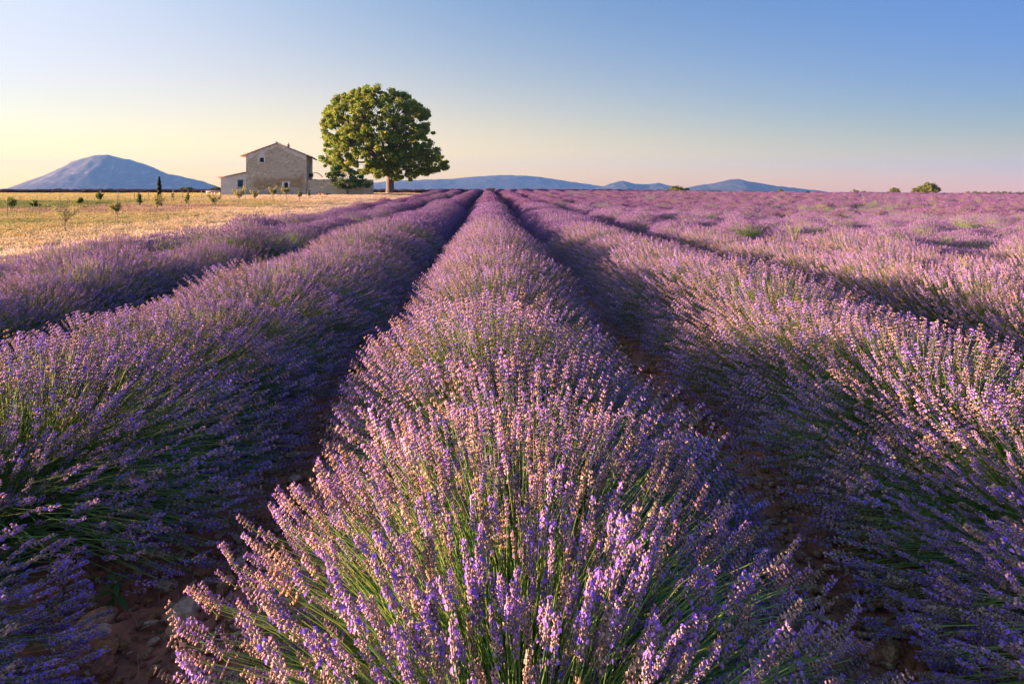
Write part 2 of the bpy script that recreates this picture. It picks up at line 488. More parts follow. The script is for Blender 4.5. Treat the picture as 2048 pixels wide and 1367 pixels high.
def bush_layout(rs, count, a=.76, b=.40, c=.60, shell=(.62, 1.05)):
    """base, bend and tip of every flowering stem of one plant of the hedge-like row: a rounded, steep-sided
    section across the row, drawn out along the row so that neighbours close up"""
    th = rs.uniform(-1, 1, count); th = np.sign(th) * np.abs(th) ** 1.0 * math.pi * .5
    v = rs.uniform(-1, 1, count)                      # place along the row
    lobe = 1 + .05 * np.sin(3 * th + rs.uniform(0, 6)) + .05 * np.sin(4 * v + 3 * th + rs.uniform(0, 6))
    k = (shell[1] - (shell[1] - shell[0]) * rs.random(count) ** 1.5) * lobe * (1 - .17 * np.abs(v) ** 2.2)
    sx = np.sign(np.sin(th)) * np.abs(np.sin(th)) ** .95; sz = np.abs(np.cos(th)) ** .92
    tip = np.stack([a * sx * k, b * 1.12 * v + .05 * rs.normal(0, 1, count), c * sz * k], 1)
    tip[:, 2] = np.maximum(tip[:, 2], .035 + .07 * rs.random(count)) + .01
    side = np.abs(sx)
    base = np.stack([tip[:, 0] * .20 + rs.normal(0, .05, count), tip[:, 1] * .62 + rs.normal(0, .04, count), .02 + .05 * rs.random(count)], 1)
    mid = base * .42 + tip * .58
    mid[:, 2] += .04 + .12 * side * rs.uniform(.5, 1.2, count)      # stems arch outwards
    mid[:, 0] *= .90
    mid += rs.normal(0, .012, (count, 3))
    d = (tip - mid); d /= np.linalg.norm(d, axis=1, keepdims=True)
    d = d + np.array((0, 0, .58)) + rs.normal(0, .13, (count, 3))
    d /= np.linalg.norm(d, axis=1, keepdims=True)
    return base, mid, tip, d

def spikes_mesh(rs, tip, d, lod, tint_amp=.22, size=1.0):
    N = len(tip); M = frames(d, rs.uniform(0, 6.28, N))
    sc = rs.uniform(.62, 1.15, N) * size
    warm = rs.random(N)
    tint = (1 + rs.normal(0, tint_amp, N))[:, None] * np.stack([.9 + .3 * warm, .92 + .16 * warm, 1.12 - .3 * warm], 1)
    tint = np.clip(tint, .4, 1.6)
    which = rs.integers(0, len(SPIKES[lod]), N)
    VV, FF, CC = [], [], []; n = 0
    for w, (V, F, C) in enumerate(SPIKES[lod]):
        m = which == w
        if not m.any(): continue
        s3 = np.stack([sc[m] * rs.uniform(.85, 1.15, m.sum())] * 2 + [sc[m]], 1)
        v, f, c = scatter_template(V, F, C, tip[m], M[m], s3, tint[m])
        VV.append(v); FF.append(f + n); CC.append(c); n += len(v)
    return np.concatenate(VV), np.concatenate(FF), np.concatenate(CC)

def foliage_mesh(rs, n_blade, a=.76, b=.40, c=.60, seg=2, thick=.0022, flower=None):
    """leafy cushion inside the bush plus barren green shoots"""
    base, mid, tip, d = bush_layout(rs, n_blade, a * .88, b * .95, c * .86, (.35, 1.0))
    col = np.where(rs.random((n_blade, 1)) < .6, C_LEAF, C_STEM) * rs.uniform(.65, 1.3, (n_blade, 1))
    parts = [stem_mesh(base, mid, tip, rs.uniform(.8, 1.5, n_blade) * thick, seg, col, 2)]
    # dense cushion of old leaves and wood near the ground
    th = np.linspace(0, math.pi / 2, 6); ph = np.linspace(0, 2 * math.pi, 15)[:-1]
    T, Pp = np.meshgrid(th, ph, indexing='ij')
    k = 1 + rs.normal(0, .10, T.shape)
    v = np.stack([a * .50 * np.sin(T) * np.cos(Pp) * k, b * 1.15 * np.sin(T) * np.sin(Pp) * k, c * .42 * np.cos(T) * k], 2).reshape(-1, 3)
    v[:, 2] -= .02
    f = []
    for i in range(5):
        for j in range(14):
            f.append((i * 14 + j, i * 14 + (j + 1) % 14, (i + 1) * 14 + (j + 1) % 14, (i + 1) * 14 + j))
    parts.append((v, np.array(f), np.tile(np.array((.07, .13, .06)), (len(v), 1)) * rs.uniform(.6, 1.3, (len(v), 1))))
    return parts

def join(parts):
    V, F3, F4, C = [], [], [], []; n = 0
    for v, f, c in parts:
        V.append(v); C.append(c); (F3 if f.shape[1] == 3 else F4).append(f + n); n += len(v)
    return np.concatenate(V), [np.concatenate(x) for x in (F3, F4) if x], np.concatenate(C)
def mesh_of(name, parts, mat):
    V, F, C = join(parts); return make_mesh(name, V, F, mat, C)

def stem_cols(rs, n): 
    w = rs.random((n, 1)); return (C_STEM * (1 - w) + C_STEM2 * w) * rs.uniform(.8, 1.3, (n, 1))

def bush_variant(seed, count, lod, blades, seg, r, sides, size=1.0, hero=0, open_=False):
    """returns meshes: foliage, stems, spikes (minus the hero ones) and hero spike placements"""
    rs = np.random.default_rng(seed)
    base, mid, tip, d = bush_layout(rs, count)
    fol = mesh_of('foliage', foliage_mesh(rs, int(blades * (1.4 if lod == 0 else .6)), seg=2, thick=.0022 if lod < 2 else .0035), M_GREEN)
    st = mesh_of('flower_stem', [stem_mesh(base, mid, tip, np.full(count, r), seg, stem_cols(rs, count) * (1 if lod == 0 else .8), sides)], M_GREEN)
    return rs, base, mid, tip, d, fol, st

# positions of the plants along the rows
ROW = 1.90
plants = []          # x, y, scale xyz, yaw, row
def row_plants(r, y0, y1, first=None):
    rs = np.random.default_rng(1000 + r * 7)
    y = y0 + rs.uniform(0, .5)
    if first: ys = list(first)
    else: ys = [y]
    while ys[-1] < y1:
        step = .74 if ys[-1] < 40 else (.86 if ys[-1] < 75 else 1.0)
        ys.append(ys[-1] + step * rs.uniform(.86, 1.14))
    for y in ys:
        x = r * ROW + rs.normal(0, .035)
        big = rs.normal(1, .05)
        hz = big * rs.uniform(.95, 1.05)
        plants.append((x, y, float(np.clip(big, .8, 1.16)), float(np.clip(hz, .78, 1.15)), r, rs.random()))
row_plants(0, 0, 128, [.42, 1.15, 1.93, 2.62, 3.34])
row_plants(-1, 0, 128, [1.14, 2.24, 2.94, 3.64])
row_plants(1, 0, 128, [.25, .98, 1.70, 2.42, 3.15])
for r in (-2, -3): row_plants(r, 1.2, 118)
for r in range(2, 62):
    yy = max(1.0, (r * ROW - 5) / 1.02)
    row_plants(r, yy, 122 + 6 * math.sin(r * .3))
P = np.array(plants)
P[0, 2:4] = (1.0, .68); P[1, 2:4] = (1.0, 1.14)
P[P[:, 4] == -1, 0] += .08; P[P[:, 4] == 1, 0] -= .03
m_ = (P[:, 4] == -1) & (P[:, 1] < 1.5); P[m_, 0] = -1.93; P[m_, 2:4] = (1.0, .92)
WIDE = {-1: 1.13, 1: 1.11, 0: .91}
P[np.abs(P[:, 4]) == 1, 3] *= .94
wide = np.array([WIDE.get(int(r), .88) for r in P[:, 4]]); wide[1] = .83
# apparent size decides what is an individual
cx = CROT.transposed()
def visible_frac(x, y):
    v = cx @ (Vector((x, y, float(ground_z(x, y)) + .45)) - CAM)
    if v.z > -.1: return None
    return (1024 + v.x / -v.z * FPX, 378 - v.y / -v.z * FPX, -v.z)
score = []
for i, p in enumerate(P):
    q = visible_frac(p[0], p[1])
    if q is None: score.append(1e9 if p[1] > .3 and abs(p[0]) < 2.5 else 1e8); continue
    inside = (-.45 / q[2] * FPX < q[0] < 2048 + .45 / q[2] * FPX) and q[1] < 1367 + .5 / q[2] * FPX
    score.append(q[2] if inside else 1e6 + q[2])
score = np.array(score)
near = (P[:, 1] < 1.3) & (np.abs(P[:, 0]) < 2.5)
score[near] = P[near, 1]
order = np.argsort(score)
single = order[:300]
rest = np.array([i for i in order[300:] if score[i] < 1e6 + 60])
print('plants', len(P), 'rest', len(rest), 'single reach', score[single[-1]])

rowname = {0: 'centre row', -1: 'first row left of centre', -2: 'second row left of centre', -3: 'leftmost row beside the straw path',
           1: 'first row right of centre', 2: 'second row right of centre'}
ordw = ['nearest', 'second', 'third', 'fourth', 'fifth', 'sixth', 'seventh', 'eighth', 'ninth', 'tenth', 'eleventh', 'twelfth']
def rname(r): 
    return rowname.get(r, ['third', 'fourth', 'fifth', 'sixth', 'seventh', 'eighth', 'ninth', 'tenth', 'eleventh', 'twelfth', 'thirteenth', 'fourteenth', 'fifteenth', 'sixteenth', 'seventeenth', 'eighteenth', 'nineteenth', 'twentieth'][min(r - 3, 17)] + ' row right of centre')

# shared meshes -------------------------------------------------
hero_sp = [make_mesh('flower_spike', V, F, M_SPIKE, C) for V, F, C in SPIKES[0]]
HERO = []
for k in range(3):
    rs, base, mid, tip, d, fol, st = bush_variant(50 + k, 2400, 0, 1100, 4, .00135, 3)
    HERO.append((base, mid, tip, d, fol, st))
NEAR = []
for k in range(3):
    rs, base, mid, tip, d, fol, st = bush_variant(70 + k, 2800, 1, 700, 3, .0014, 3)
    NEAR.append((fol, st, mesh_of('flower_spike', [spikes_mesh(rs, tip, d, 2, size=.88)], M_SPIKE)))
MID = []
for k in range(6):
    rs = np.random.default_rng(90 + k); cnt = 3000 if k < 4 else 1500
    base, mid, tip, d = bush_layout(rs, cnt, shell=(.74, 1.05))
    MID.append(mesh_of('lavender_bush', foliage_mesh(rs, 100 if k < 4 else 600, thick=.0032) + [stem_mesh(base, mid, tip, np.full(cnt, .0013), 2, stem_cols(rs, cnt) * .75, 2), spikes_mesh(rs, tip, d, 3, size=.80)], M_SPIKE))
FAR = []
for k in range(6):
    rs = np.random.default_rng(190 + k); cnt = 1250 if k < 4 else 750
    base, mid, tip, d = bush_layout(rs, cnt, shell=(.8, 1.05))
    FAR.append(mesh_of('far_bush', foliage_mesh(rs, 160, thick=.006) + [stem_mesh(base, mid, tip, np.full(cnt, .003), 1, stem_cols(rs, cnt), 2), spikes_mesh(rs, tip, d, 4, size=1.08)], M_FARLAV))

count_in_row = {}
for i in sorted(single, key=lambda i: P[i, 1]):
    x, y, s, h, r, u = P[i]; r = int(r)
    q = visible_frac(x, y); dist = math.hypot(x - CAM.x, y)
    k = count_in_row.get(r, 0); count_in_row[r] = k + 1
    nm = rname(r); far = k >= len(ordw)
    if r == 0 and k == 0: lab = 'big lavender bush filling the foreground, its sunlit spikes nearest the camera'
    elif r == -1 and k == 0: lab = 'shaded lavender bush cut by the bottom left corner beside the bare soil'
    elif r == 1 and k == 0: lab = 'shaded lavender bush cut by the bottom right corner'
    elif not far: lab = f'{ordw[k]} nearest lavender bush of the {nm}' if k else f'nearest lavender bush of the {nm}'
    else: lab = f'lavender bush merging into the back of the {nm}'
    root = thing('lavender_bush', lab, 'lavender bush', (x, y, float(ground_z(x, y)) - .01), 0, f'lavender bushes in the {nm}')
    flip = -1 if (i * 7919) % 2 else 1
    rz = math.pi * ((i * 31) % 2)
    root.rotation_euler = (0, 0, rz + (u - .5) * .12)
    root.scale = (s * flip * wide[i], s, s * h)
    vi = int(u * 997)
    green = (u > .93 or float(fbm(x, y, .22, 2, 91)) > .52) and dist > 4
    if dist < 2.6:
        base, mid, tip, d, fol, st = HERO[vi % 3]
        link('foliage', fol, root)['kind'] = 'stuff'; link('flower_stem', st, root)['kind'] = 'stuff'
        # the spikes that show largest become parts of their own
        Mw = Matrix.Translation(root.location) @ root.rotation_euler.to_matrix().to_4x4() @ Matrix.Diagonal((*root.scale, 1))
        W = tip @ np.array(Mw.to_3x3()).T + np.array(Mw.translation)
        v = (W - np.array(CAM)) @ np.array(CROT)
        dep = -v[:, 2]; U = 1024 + v[:, 0] / np.maximum(dep, .05) * FPX; Vv = 378 - v[:, 1] / np.maximum(dep, .05) * FPX
        ok = (dep > .15) & (U > -20) & (U < 2068) & (Vv < 1400) & (Vv > 300)
        facing = ((np.array(CAM) - W) * (W - np.array((x, y, 0.05)))).sum(1) / np.linalg.norm(W - np.array((x, y, .05)), axis=1)
        sc_ = np.where(ok, dep - .35 * facing, 99)
        od = np.argsort(sc_); nh = min(240, int(ok.sum()))
        hs, rest_i = od[:nh], od[nh:]
        rs = np.random.default_rng(int(i) + 5)
        FR = frames(d[hs], rs.uniform(0, 6.28, nh))
        for j, hi in enumerate(hs):
            o = link('flower_spike', hero_sp[rs.integers(0, 7)], root)
            sc = rs.uniform(.80, 1.25); w = sc * rs.uniform(.80, 1.05)
            o.matrix_local = Matrix.Translation(tip[hi]) @ Matrix(FR[j].tolist()).to_4x4() @ Matrix.Diagonal((w, w, sc, 1))
        link('flower_spike', mesh_of('flower_spike', [spikes_mesh(rs, tip[rest_i], d[rest_i], 1 if dist < 1.35 else 2)], M_SPIKE), root)['kind'] = 'stuff'
    elif dist < 11:
        fol, st, sp = NEAR[vi % 3]
        for n_, me in (('foliage', fol), ('flower_stem', st), ('flower_spike', sp)): link(n_, me, root)['kind'] = 'stuff'
    else:
        me = MID[vi % 4 if not green else 4 + vi % 2]
        # far ones show no parts: one mesh
        o = link('lavender_bush', me); o.location = root.location; o.rotation_euler = root.rotation_euler; o.scale = root.scale
        tag(o, root['label'], root['category'], root['group'])
        bpy.data.objects.remove(root)

# ------------------------------------------------------------------ scattering through geometry nodes (for what nobody could count)
def gn_scatter(name, pts, rot, scale, idx, tint, protos, kind='stuff'):
    pc = bpy.data.collections.new(name + '_source')
    for k, me in enumerate(protos):
        pc.objects.link(bpy.data.objects.new(f'{name}_source_{k:02d}', me))
    me = bpy.data.meshes.new(name); n = len(pts)
    me.vertices.add(n); me.vertices.foreach_set('co', np.asarray(pts, np.float32).ravel())
    for an, ty, arr, key in (('rot', 'FLOAT_VECTOR', rot, 'vector'), ('scl', 'FLOAT_VECTOR', scale, 'vector'), ('idx', 'INT', idx, 'value'), ('tint', 'FLOAT_VECTOR', tint, 'vector')):
        a = me.attributes.new(an, ty, 'POINT')
        a.data.foreach_set(key, np.asarray(arr, np.int32 if ty == 'INT' else np.float32).ravel())
    o = link(name, me, None, kind)
    ng = bpy.data.node_groups.new(name, 'GeometryNodeTree')
    ng.interface.new_socket('Geometry', in_out='INPUT', socket_type='NodeSocketGeometry')
    ng.interface.new_socket('Geometry', in_out='OUTPUT', socket_type='NodeSocketGeometry')
    N, L = ng.nodes, ng.links
    gi, go = N.new('NodeGroupInput'), N.new('NodeGroupOutput')
    ci = N.new('GeometryNodeCollectionInfo'); ci.inputs[0].default_value = pc; ci.inputs[1].default_value = True; ci.inputs[2].default_value = True
    ip = N.new('GeometryNodeInstanceOnPoints'); ip.inputs['Pick Instance'].default_value = True
    def att(nm, ty):
        a = N.new('GeometryNodeInputNamedAttribute'); a.data_type = ty; a.inputs[0].default_value = nm; return a.outputs[0]
    m2p = N.new('GeometryNodeMeshToPoints')
    L.new(gi.outputs[0], m2p.inputs[0]); L.new(m2p.outputs[0], ip.inputs['Points'])
    L.new(ci.outputs[0], ip.inputs['Instance']); L.new(att('idx', 'INT'), ip.inputs['Instance Index'])
    L.new(att('rot', 'FLOAT_VECTOR'), ip.inputs['Rotation']); L.new(att('scl', 'FLOAT_VECTOR'), ip.inputs['Scale'])
    L.new(ip.outputs[0], go.inputs[0])
    md = o.modifiers.new('scatter', 'NODES'); md.node_group = ng
    return o

rs = np.random.default_rng(5)
# a second lavender field far behind the orchard and the house
band = []
for r in range(6):
    for x in np.arange(-125, -6, .95):
        band.append((x + rs.normal(0, .1), 93 + r * 1.9 + rs.normal(0, .1), rs.normal(1.0, .09), rs.normal(1.0, .08), 0, rs.random()))
Q = np.concatenate([P[rest], np.array(band)])
dist = np.hypot(Q[:, 0], Q[:, 1])
pts = np.stack([Q[:, 0], Q[:, 1], ground_z(Q[:, 0], Q[:, 1]) - .01], 1)
nq = len(Q)
idx_ = (np.where(dist < 0, 0, 0) + (Q[:, 5] * 997).astype(int) % 4)
gpat = (Q[:, 5] > .95) | (fbm(Q[:, 0], Q[:, 1], .22, 2, 91) > .525)
idx_ = np.where(gpat, 4 + (Q[:, 5] * 9973).astype(int) % 2, idx_)
flip = np.where(rs.random(nq) < .5, 1, -1)
rotv = np.stack([np.zeros(nq), np.zeros(nq), np.where(rs.random(nq) < .5, 0, math.pi) + rs.normal(0, .08, nq)], 1)
sclv = np.stack([Q[:, 2] * flip * .86, Q[:, 2], Q[:, 2] * Q[:, 3]], 1)
w = fbm(Q[:, 0], Q[:, 1], .25, 3, 61); isband = np.arange(nq) >= len(rest)
tint = np.stack([.93 + .2 * w, np.where(gpat, 1.4, .95 + .1 * w), 1.0 - .05 * w], 1) * rs.uniform(.93, 1.07, (nq, 1)) * np.array((.74, .66, .74))
tint[isband] *= np.array((.45, .5, .5))  # shade side of the far band painted in as a darker tint
o = gn_scatter('lavender_field', pts, rotv, sclv, idx_, tint, FAR)
tag(o, 'purple lavender rows running on to the horizon and behind the house', 'lavender field')

# ------------------------------------------------------------------ farmhouse
S = math.sin(R(12)); Cc = math.cos(R(12))
HY = 70.0
p0 = at(492, 391, HY); k_ = ray(612, 388); kk = k_.x / k_.y
W = (kk * HY - p0.x) / (Cc - kk * S)
HZ = float(ground_z(p0.x + 4, HY)) - .05
M_STONE, n, l = new_mat('rubble_stone')
pb = n['Principled BSDF']; pb.inputs['Roughness'].default_value = .92
tc = n.new('ShaderNodeTexCoord'); mp = n.new('ShaderNodeMapping'); mp.inputs['Scale'].default_value = (2.9, 2.9, 4.6)
nz = n.new('ShaderNodeTexNoise'); nz.inputs['Scale'].default_value = 2.2; nz.inputs['Detail'].default_value = 3
mixv = n.new('ShaderNodeMix'); mixv.data_type = 'VECTOR'; mixv.inputs[0].default_value = .12
vo = n.new('ShaderNodeTexVoronoi'); vo.inputs['Scale'].default_value = 1; vo.inputs['Randomness'].default_value = .9
vd = n.new('ShaderNodeTexVoronoi'); vd.feature = 'DISTANCE_TO_EDGE'; vd.inputs['Scale'].default_value = 1; vd.inputs['Randomness'].default_value = .9
l.new(tc.outputs['Object'], mp.inputs[0]); l.new(mp.outputs[0], nz.inputs['Vector'])
l.new(mp.outputs[0], mixv.inputs[4]); l.new(nz.outputs['Color'], mixv.inputs[5])
l.new(mixv.outputs[1], vo.inputs['Vector']); l.new(mixv.outputs[1], vd.inputs['Vector'])
cr = n.new('ShaderNodeValToRGB'); e = cr.color_ramp.elements
e[0].position = 0; e[0].color = (.44, .35, .25, 1); e[1].position = 1; e[1].color = (.84, .74, .58, 1)
x_ = e.new(.35); x_.color = (.71, .61, .46, 1); x_ = e.new(.7); x_.color = (.62, .50, .34, 1)
l.new(vo.outputs['Color'], cr.inputs[0])
mr = n.new('ShaderNodeMapRange'); mr.inputs[1].default_value = .02; mr.inputs[2].default_value = .12; mr.inputs[3].default_value = .0; mr.inputs[4].default_value = 1
l.new(vd.outputs['Distance'], mr.inputs[0])
m1 = n.new('ShaderNodeMix'); m1.data_type = 'RGBA'; m1.inputs[6].default_value = (.73, .66, .53, 1)
l.new(mr.outputs[0], m1.inputs[0]); l.new(cr.outputs[0], m1.inputs[7])
at_ = n.new('ShaderNodeAttribute'); at_.attribute_name = 'Col'
m2 = n.new('ShaderNodeMix'); m2.data_type = 'RGBA'; m2.blend_type = 'MULTIPLY'; m2.inputs[0].default_value = 1
l.new(m1.outputs[2], m2.inputs[6]); l.new(at_.outputs['Color'], m2.inputs[7]); l.new(m2.outputs[2], pb.inputs['Base Color'])
bp = n.new('ShaderNodeBump'); bp.inputs['Distance'].default_value = .05; bp.inputs['Strength'].default_value = 1
l.new(mr.outputs[0], bp.inputs['Height']); l.new(bp.outputs[0], pb.inputs['Normal'])
M_PLASTER = plain('old_plaster', (.72, .67, .58), .9, .16, 2.5, .01)
M_SURR = plain('window_surround', (.84, .80, .72), .85, .06, 4, .003)
M_RENDER = plain('annex_render', (.76, .70, .62), .9, .10, 1.5, .004)
M_TILE = plain('clay_tile', (.40, .21, .13), .85, .35, 6, .01)
M_WOOD = plain('grey_wood', (.28, .23, .18), .85, .3, 12, .004)
M_PALEWOOD = plain('pale_wood', (.62, .50, .40), .85, .2, 12, .004)
M_GREENP = plain('green_paint', (.36, .45, .33), .7, .12, 9)
M_TEAL = plain('teal_paint', (.10, .30, .33), .6, .12, 9)
M_NAVY = plain('blue_shutter', (.03, .09, .17), .6, .12, 9)
M_IRON = plain('dark_iron', (.03, .03, .035), .5, .2, 20)
M_DARK = plain('room_dark', (.015, .015, .02), .9)
M_WHITE = plain('white_paint', (.75, .74, .70), .6, .08, 9)
M_RUST = plain('rusty_red', (.42, .16, .07), .8, .3, 15)
M_GLASS, n, l = new_mat('window_glass')
pb = n['Principled BSDF']; pb.inputs['Base Color'].default_value = (.03, .045, .08, 1); pb.inputs['Roughness'].default_value = .12; pb.inputs['Specular IOR Level'].default_value = .8

house = thing('farmhouse', 'old rubble stone farmhouse with low gable roof and lean-to, left of the big tree', 'house', (p0.x, HY, HZ), R(12))
EAVE, APEX, XA, DEP = 5.0, 6.42, W * .5, 8.2
def top(x): return EAVE + (APEX - EAVE) * (1 - np.abs(np.asarray(x) - XA) / XA)
def rough_wall(name, x0, x1, zlev, topf, holes, y, colf, mat, parent, step=.14, amp=.022, seed=3, axis_='x', thick=.45):
    xs = list(np.arange(x0, x1, step)) + [x1]
    for h in holes: xs += [h[0], h[1]]
    xs = np.array(sorted(set(np.round(xs, 4))))
    zs = list(np.arange(0, zlev, step))+[zlev]
    for h in holes: zs += [h[2], h[3]]
    zs = np.array(sorted(set(np.round(zs, 4))))
    X, Z = np.meshgrid(xs, zs)
    T = topf(X); Zc = np.minimum(Z, T)
    jit = (fbm(X * 3.1 + seed, Z * 3.9, 1, 3, seed) - .47) * 2 * amp
    hit = np.zeros(X.shape, bool)
    for h in holes: hit |= (X >= h[0] - .01) & (X <= h[1] + .01) & (Z >= h[2] - .01) & (Z <= h[3] + .01)
    jit[hit] = 0
    V = np.stack([X, y + jit, Zc], 2).reshape(-1, 3)
    i = np.arange(X.size).reshape(X.shape); q = []
    for a in range(len(zs) - 1):
        for b in range(len(xs) - 1):
            cx_, cz_ = (xs[b] + xs[b + 1]) / 2, (zs[a] + zs[a + 1]) / 2
            if any(h[0] < cx_ < h[1] and h[2] < cz_ < h[3] for h in holes): continue
            if Zc[a, b] >= Zc[a + 1, b] - 1e-4 and Zc[a, b + 1] >= Zc[a + 1, b + 1] - 1e-4: continue
            q.append((i[a, b], i[a, b + 1], i[a + 1, b + 1], i[a + 1, b]))
    g = Geo(); g.add(V, q, colf(X.ravel(), Zc.ravel()))
    for h in holes:      # reveals
        a0, a1, b0, b1 = h; yy = y + .28
        g.add([(a0,y,b0),(a1,y,b0),(a1,yy,b0),(a0,yy,b0),(a0,y,b1),(a1,y,b1),(a1,yy,b1),(a0,yy,b1)], [(0,1,2,3),(4,7,6,5),(0,3,7,4),(1,5,6,2)], (1, 1, 1))
    # back face and ends so the wall is solid
    n_ = len(xs); tp = topf(xs)
    yb = y + thick
    for b in range(n_ - 1):
        g.add([(xs[b], yb, 0), (xs[b + 1], yb, 0), (xs[b + 1], yb, tp[b + 1]), (xs[b], yb, tp[b])], [(3, 2, 1, 0)], (1, 1, 1))
        g.add([(xs[b], y, tp[b]), (xs[b + 1], y, tp[b + 1]), (xs[b + 1], yb, tp[b + 1]), (xs[b], yb, tp[b])], [(0, 1, 2, 3)], (1, 1, 1))
    for xe, te, fl in ((x0, tp[0], 0), (x1, tp[-1], 1)):
        f = [(0, 1, 2, 3)] if fl else [(3, 2, 1, 0)]
        g.add([(xe, y, 0), (xe, yb, 0), (xe, yb, te), (xe, y, te)], f, (1, 1, 1))
    return g.build(name, mat, parent)
PXM = W / 120.0
def hx(px): return (px - 492) * PXM
def hz(py): return (391 - py) * PXM * .985
def stains(X, Z):
    c = np.ones((len(X), 3))
    nn = fbm(X * .9, Z * .9, 1.3, 4, 44)
    w = sstep(.75, 1.1, Z + (nn - .5) * .9) * (1 - sstep(1.7, 2.5, Z + (nn - .5) * 1.2 - .8 * sstep(5.2, 6.6, X))) * sstep(.4, 1.1, X) * (1 - sstep(W - .6, W - .1, X))
    c = c * (1 - .75 * w[:, None]) + np.array((.62, .46, .28)) * .75 * w[:, None]
    lo = 1 - sstep(.5, .95, Z + (nn - .5) * .4)
    c = c * (1 - .35 * lo[:, None]) + np.array((.7, .68, .66)) * .35 * lo[:, None]
    return c * (.86 + .28 * fbm(X, Z, .8, 3, 9))[:, None]
up = (hx(519), hx(527), hz(318.3), hz(309)); lw = (hx(567), hx(575), hz(374), hz(361.5))
rough_wall('gable_wall', 0, W, APEX, top, [up, lw], 0, stains, M_STONE, house)
# side and back walls
def onecol(X, Z): return np.tile((.9, .88, .85), (len(X), 1))
sw = rough_wall('side_wall', .455, DEP, EAVE - .02, lambda x: np.full(np.shape(x), EAVE - .02), [], 0, onecol, M_STONE, house, step=.3, seed=8)
sw.location = (W - .002, 0, 0); sw.rotation_euler = (0, 0, R(90))
sw = rough_wall('side_wall', .455, DEP, EAVE - .02, lambda x: np.full(np.shape(x), EAVE - .02), [], -.45, onecol, M_STONE, house, step=.3, seed=9)
sw.location = (.002, 0, 0); sw.rotation_euler = (0, 0, R(90))
bw = rough_wall('back_wall', .45, W - .45, APEX, top, [], DEP - .46, onecol, M_STONE, house, step=.4, seed=10)
# plaster band along the gable verge, with a wavering lower edge
g = Geo(); xs = np.linspace(.03, W - .03, 90)
t_ = np.abs(xs - XA) / XA
low = top(xs) - (.42 + .55 * sstep(.55, 1, t_) * (xs < XA) + .28 * sstep(.5, 1, t_) * (xs > XA)) + .10 * np.sin(xs * 2.1) + .05 * np.sin(xs * 5.3)
hi = top(xs) - .01
for i in range(len(xs) - 1):
    a, b = xs[i], xs[i + 1]
    if up[0] - .1 < (a + b) / 2 < up[1] + .1: lo2 = (up[3] + .15, up[3] + .15)
    else: lo2 = (low[i], low[i + 1])
    g.add([(a, -.045, lo2[0]), (b, -.045, lo2[1]), (b, -.045, hi[i + 1]), (a, -.045, hi[i])], [(0, 1, 2, 3)])
    g.add([(a, -.045, lo2[0]), (a, .03, lo2[0]), (b, .03, lo2[1]), (b, -.045, lo2[1])], [(0, 1, 2, 3)])
g.build('plaster_band', M_PLASTER, house)
# windows: frame, bars, pane, plaster surround
def window(h, sur, bars, name='window'):
    a0, a1, b0, b1 = h; s0, s1, t0, t1 = sur
    w_ = Geo(); y0, y1 = .16, .22; f = .05
    w_.box((a0, y0, b0), (a0 + f, y1, b1)); w_.box((a1 - f, y0, b0), (a1, y1, b1)); w_.box((a0 + f, y0, b0), (a1 - f, y1, b0 + f)); w_.box((a0 + f, y0, b1 - f), (a1 - f, y1, b1))
    win = w_.build(name, M_WOOD, house)
    pg = Geo(); pg.box((a0 + f, y0 + .03, b0 + f), (a1 - f, y0 + .04, b1 - f)); pg.build('pane', M_GLASS, win)
    dk = Geo(); dk.box((a0, .27, b0), (a1, .29, b1)); dk.build('dark_room', M_DARK, win)
    for k in range(bars):
        x = a0 + (a1 - a0) * (k + .5) / bars
        b_ = Geo(); b_.tube([(x, .05, b0), (x, .05, b1)], .016, 6); b_.build('bar', M_IRON, win)
    for z in (b0 + (b1 - b0) * .3, b0 + (b1 - b0) * .72):
        b_ = Geo(); b_.box((a0, .04, z - .012), (a1, .055, z + .012)); b_.build('bar', M_IRON, win)
    sg = Geo(); y = -.05
    for q in (((s0, y, t0), (a0, .05, t1)), ((a1, y, t0), (s1, .05, t1)), ((a0, y, t0), (a1, .05, b0)), ((a0, y, b1), (a1, .05, t1))): sg.box(*q)
    sg.build('surround', M_SURR, win)
    return win
window(up, (hx(515.5), hx(530), hz(321), hz(305.5)), 3)
window(lw, (hx(563), hx(578.5), hz(377.5), hz(359.5)), 4)
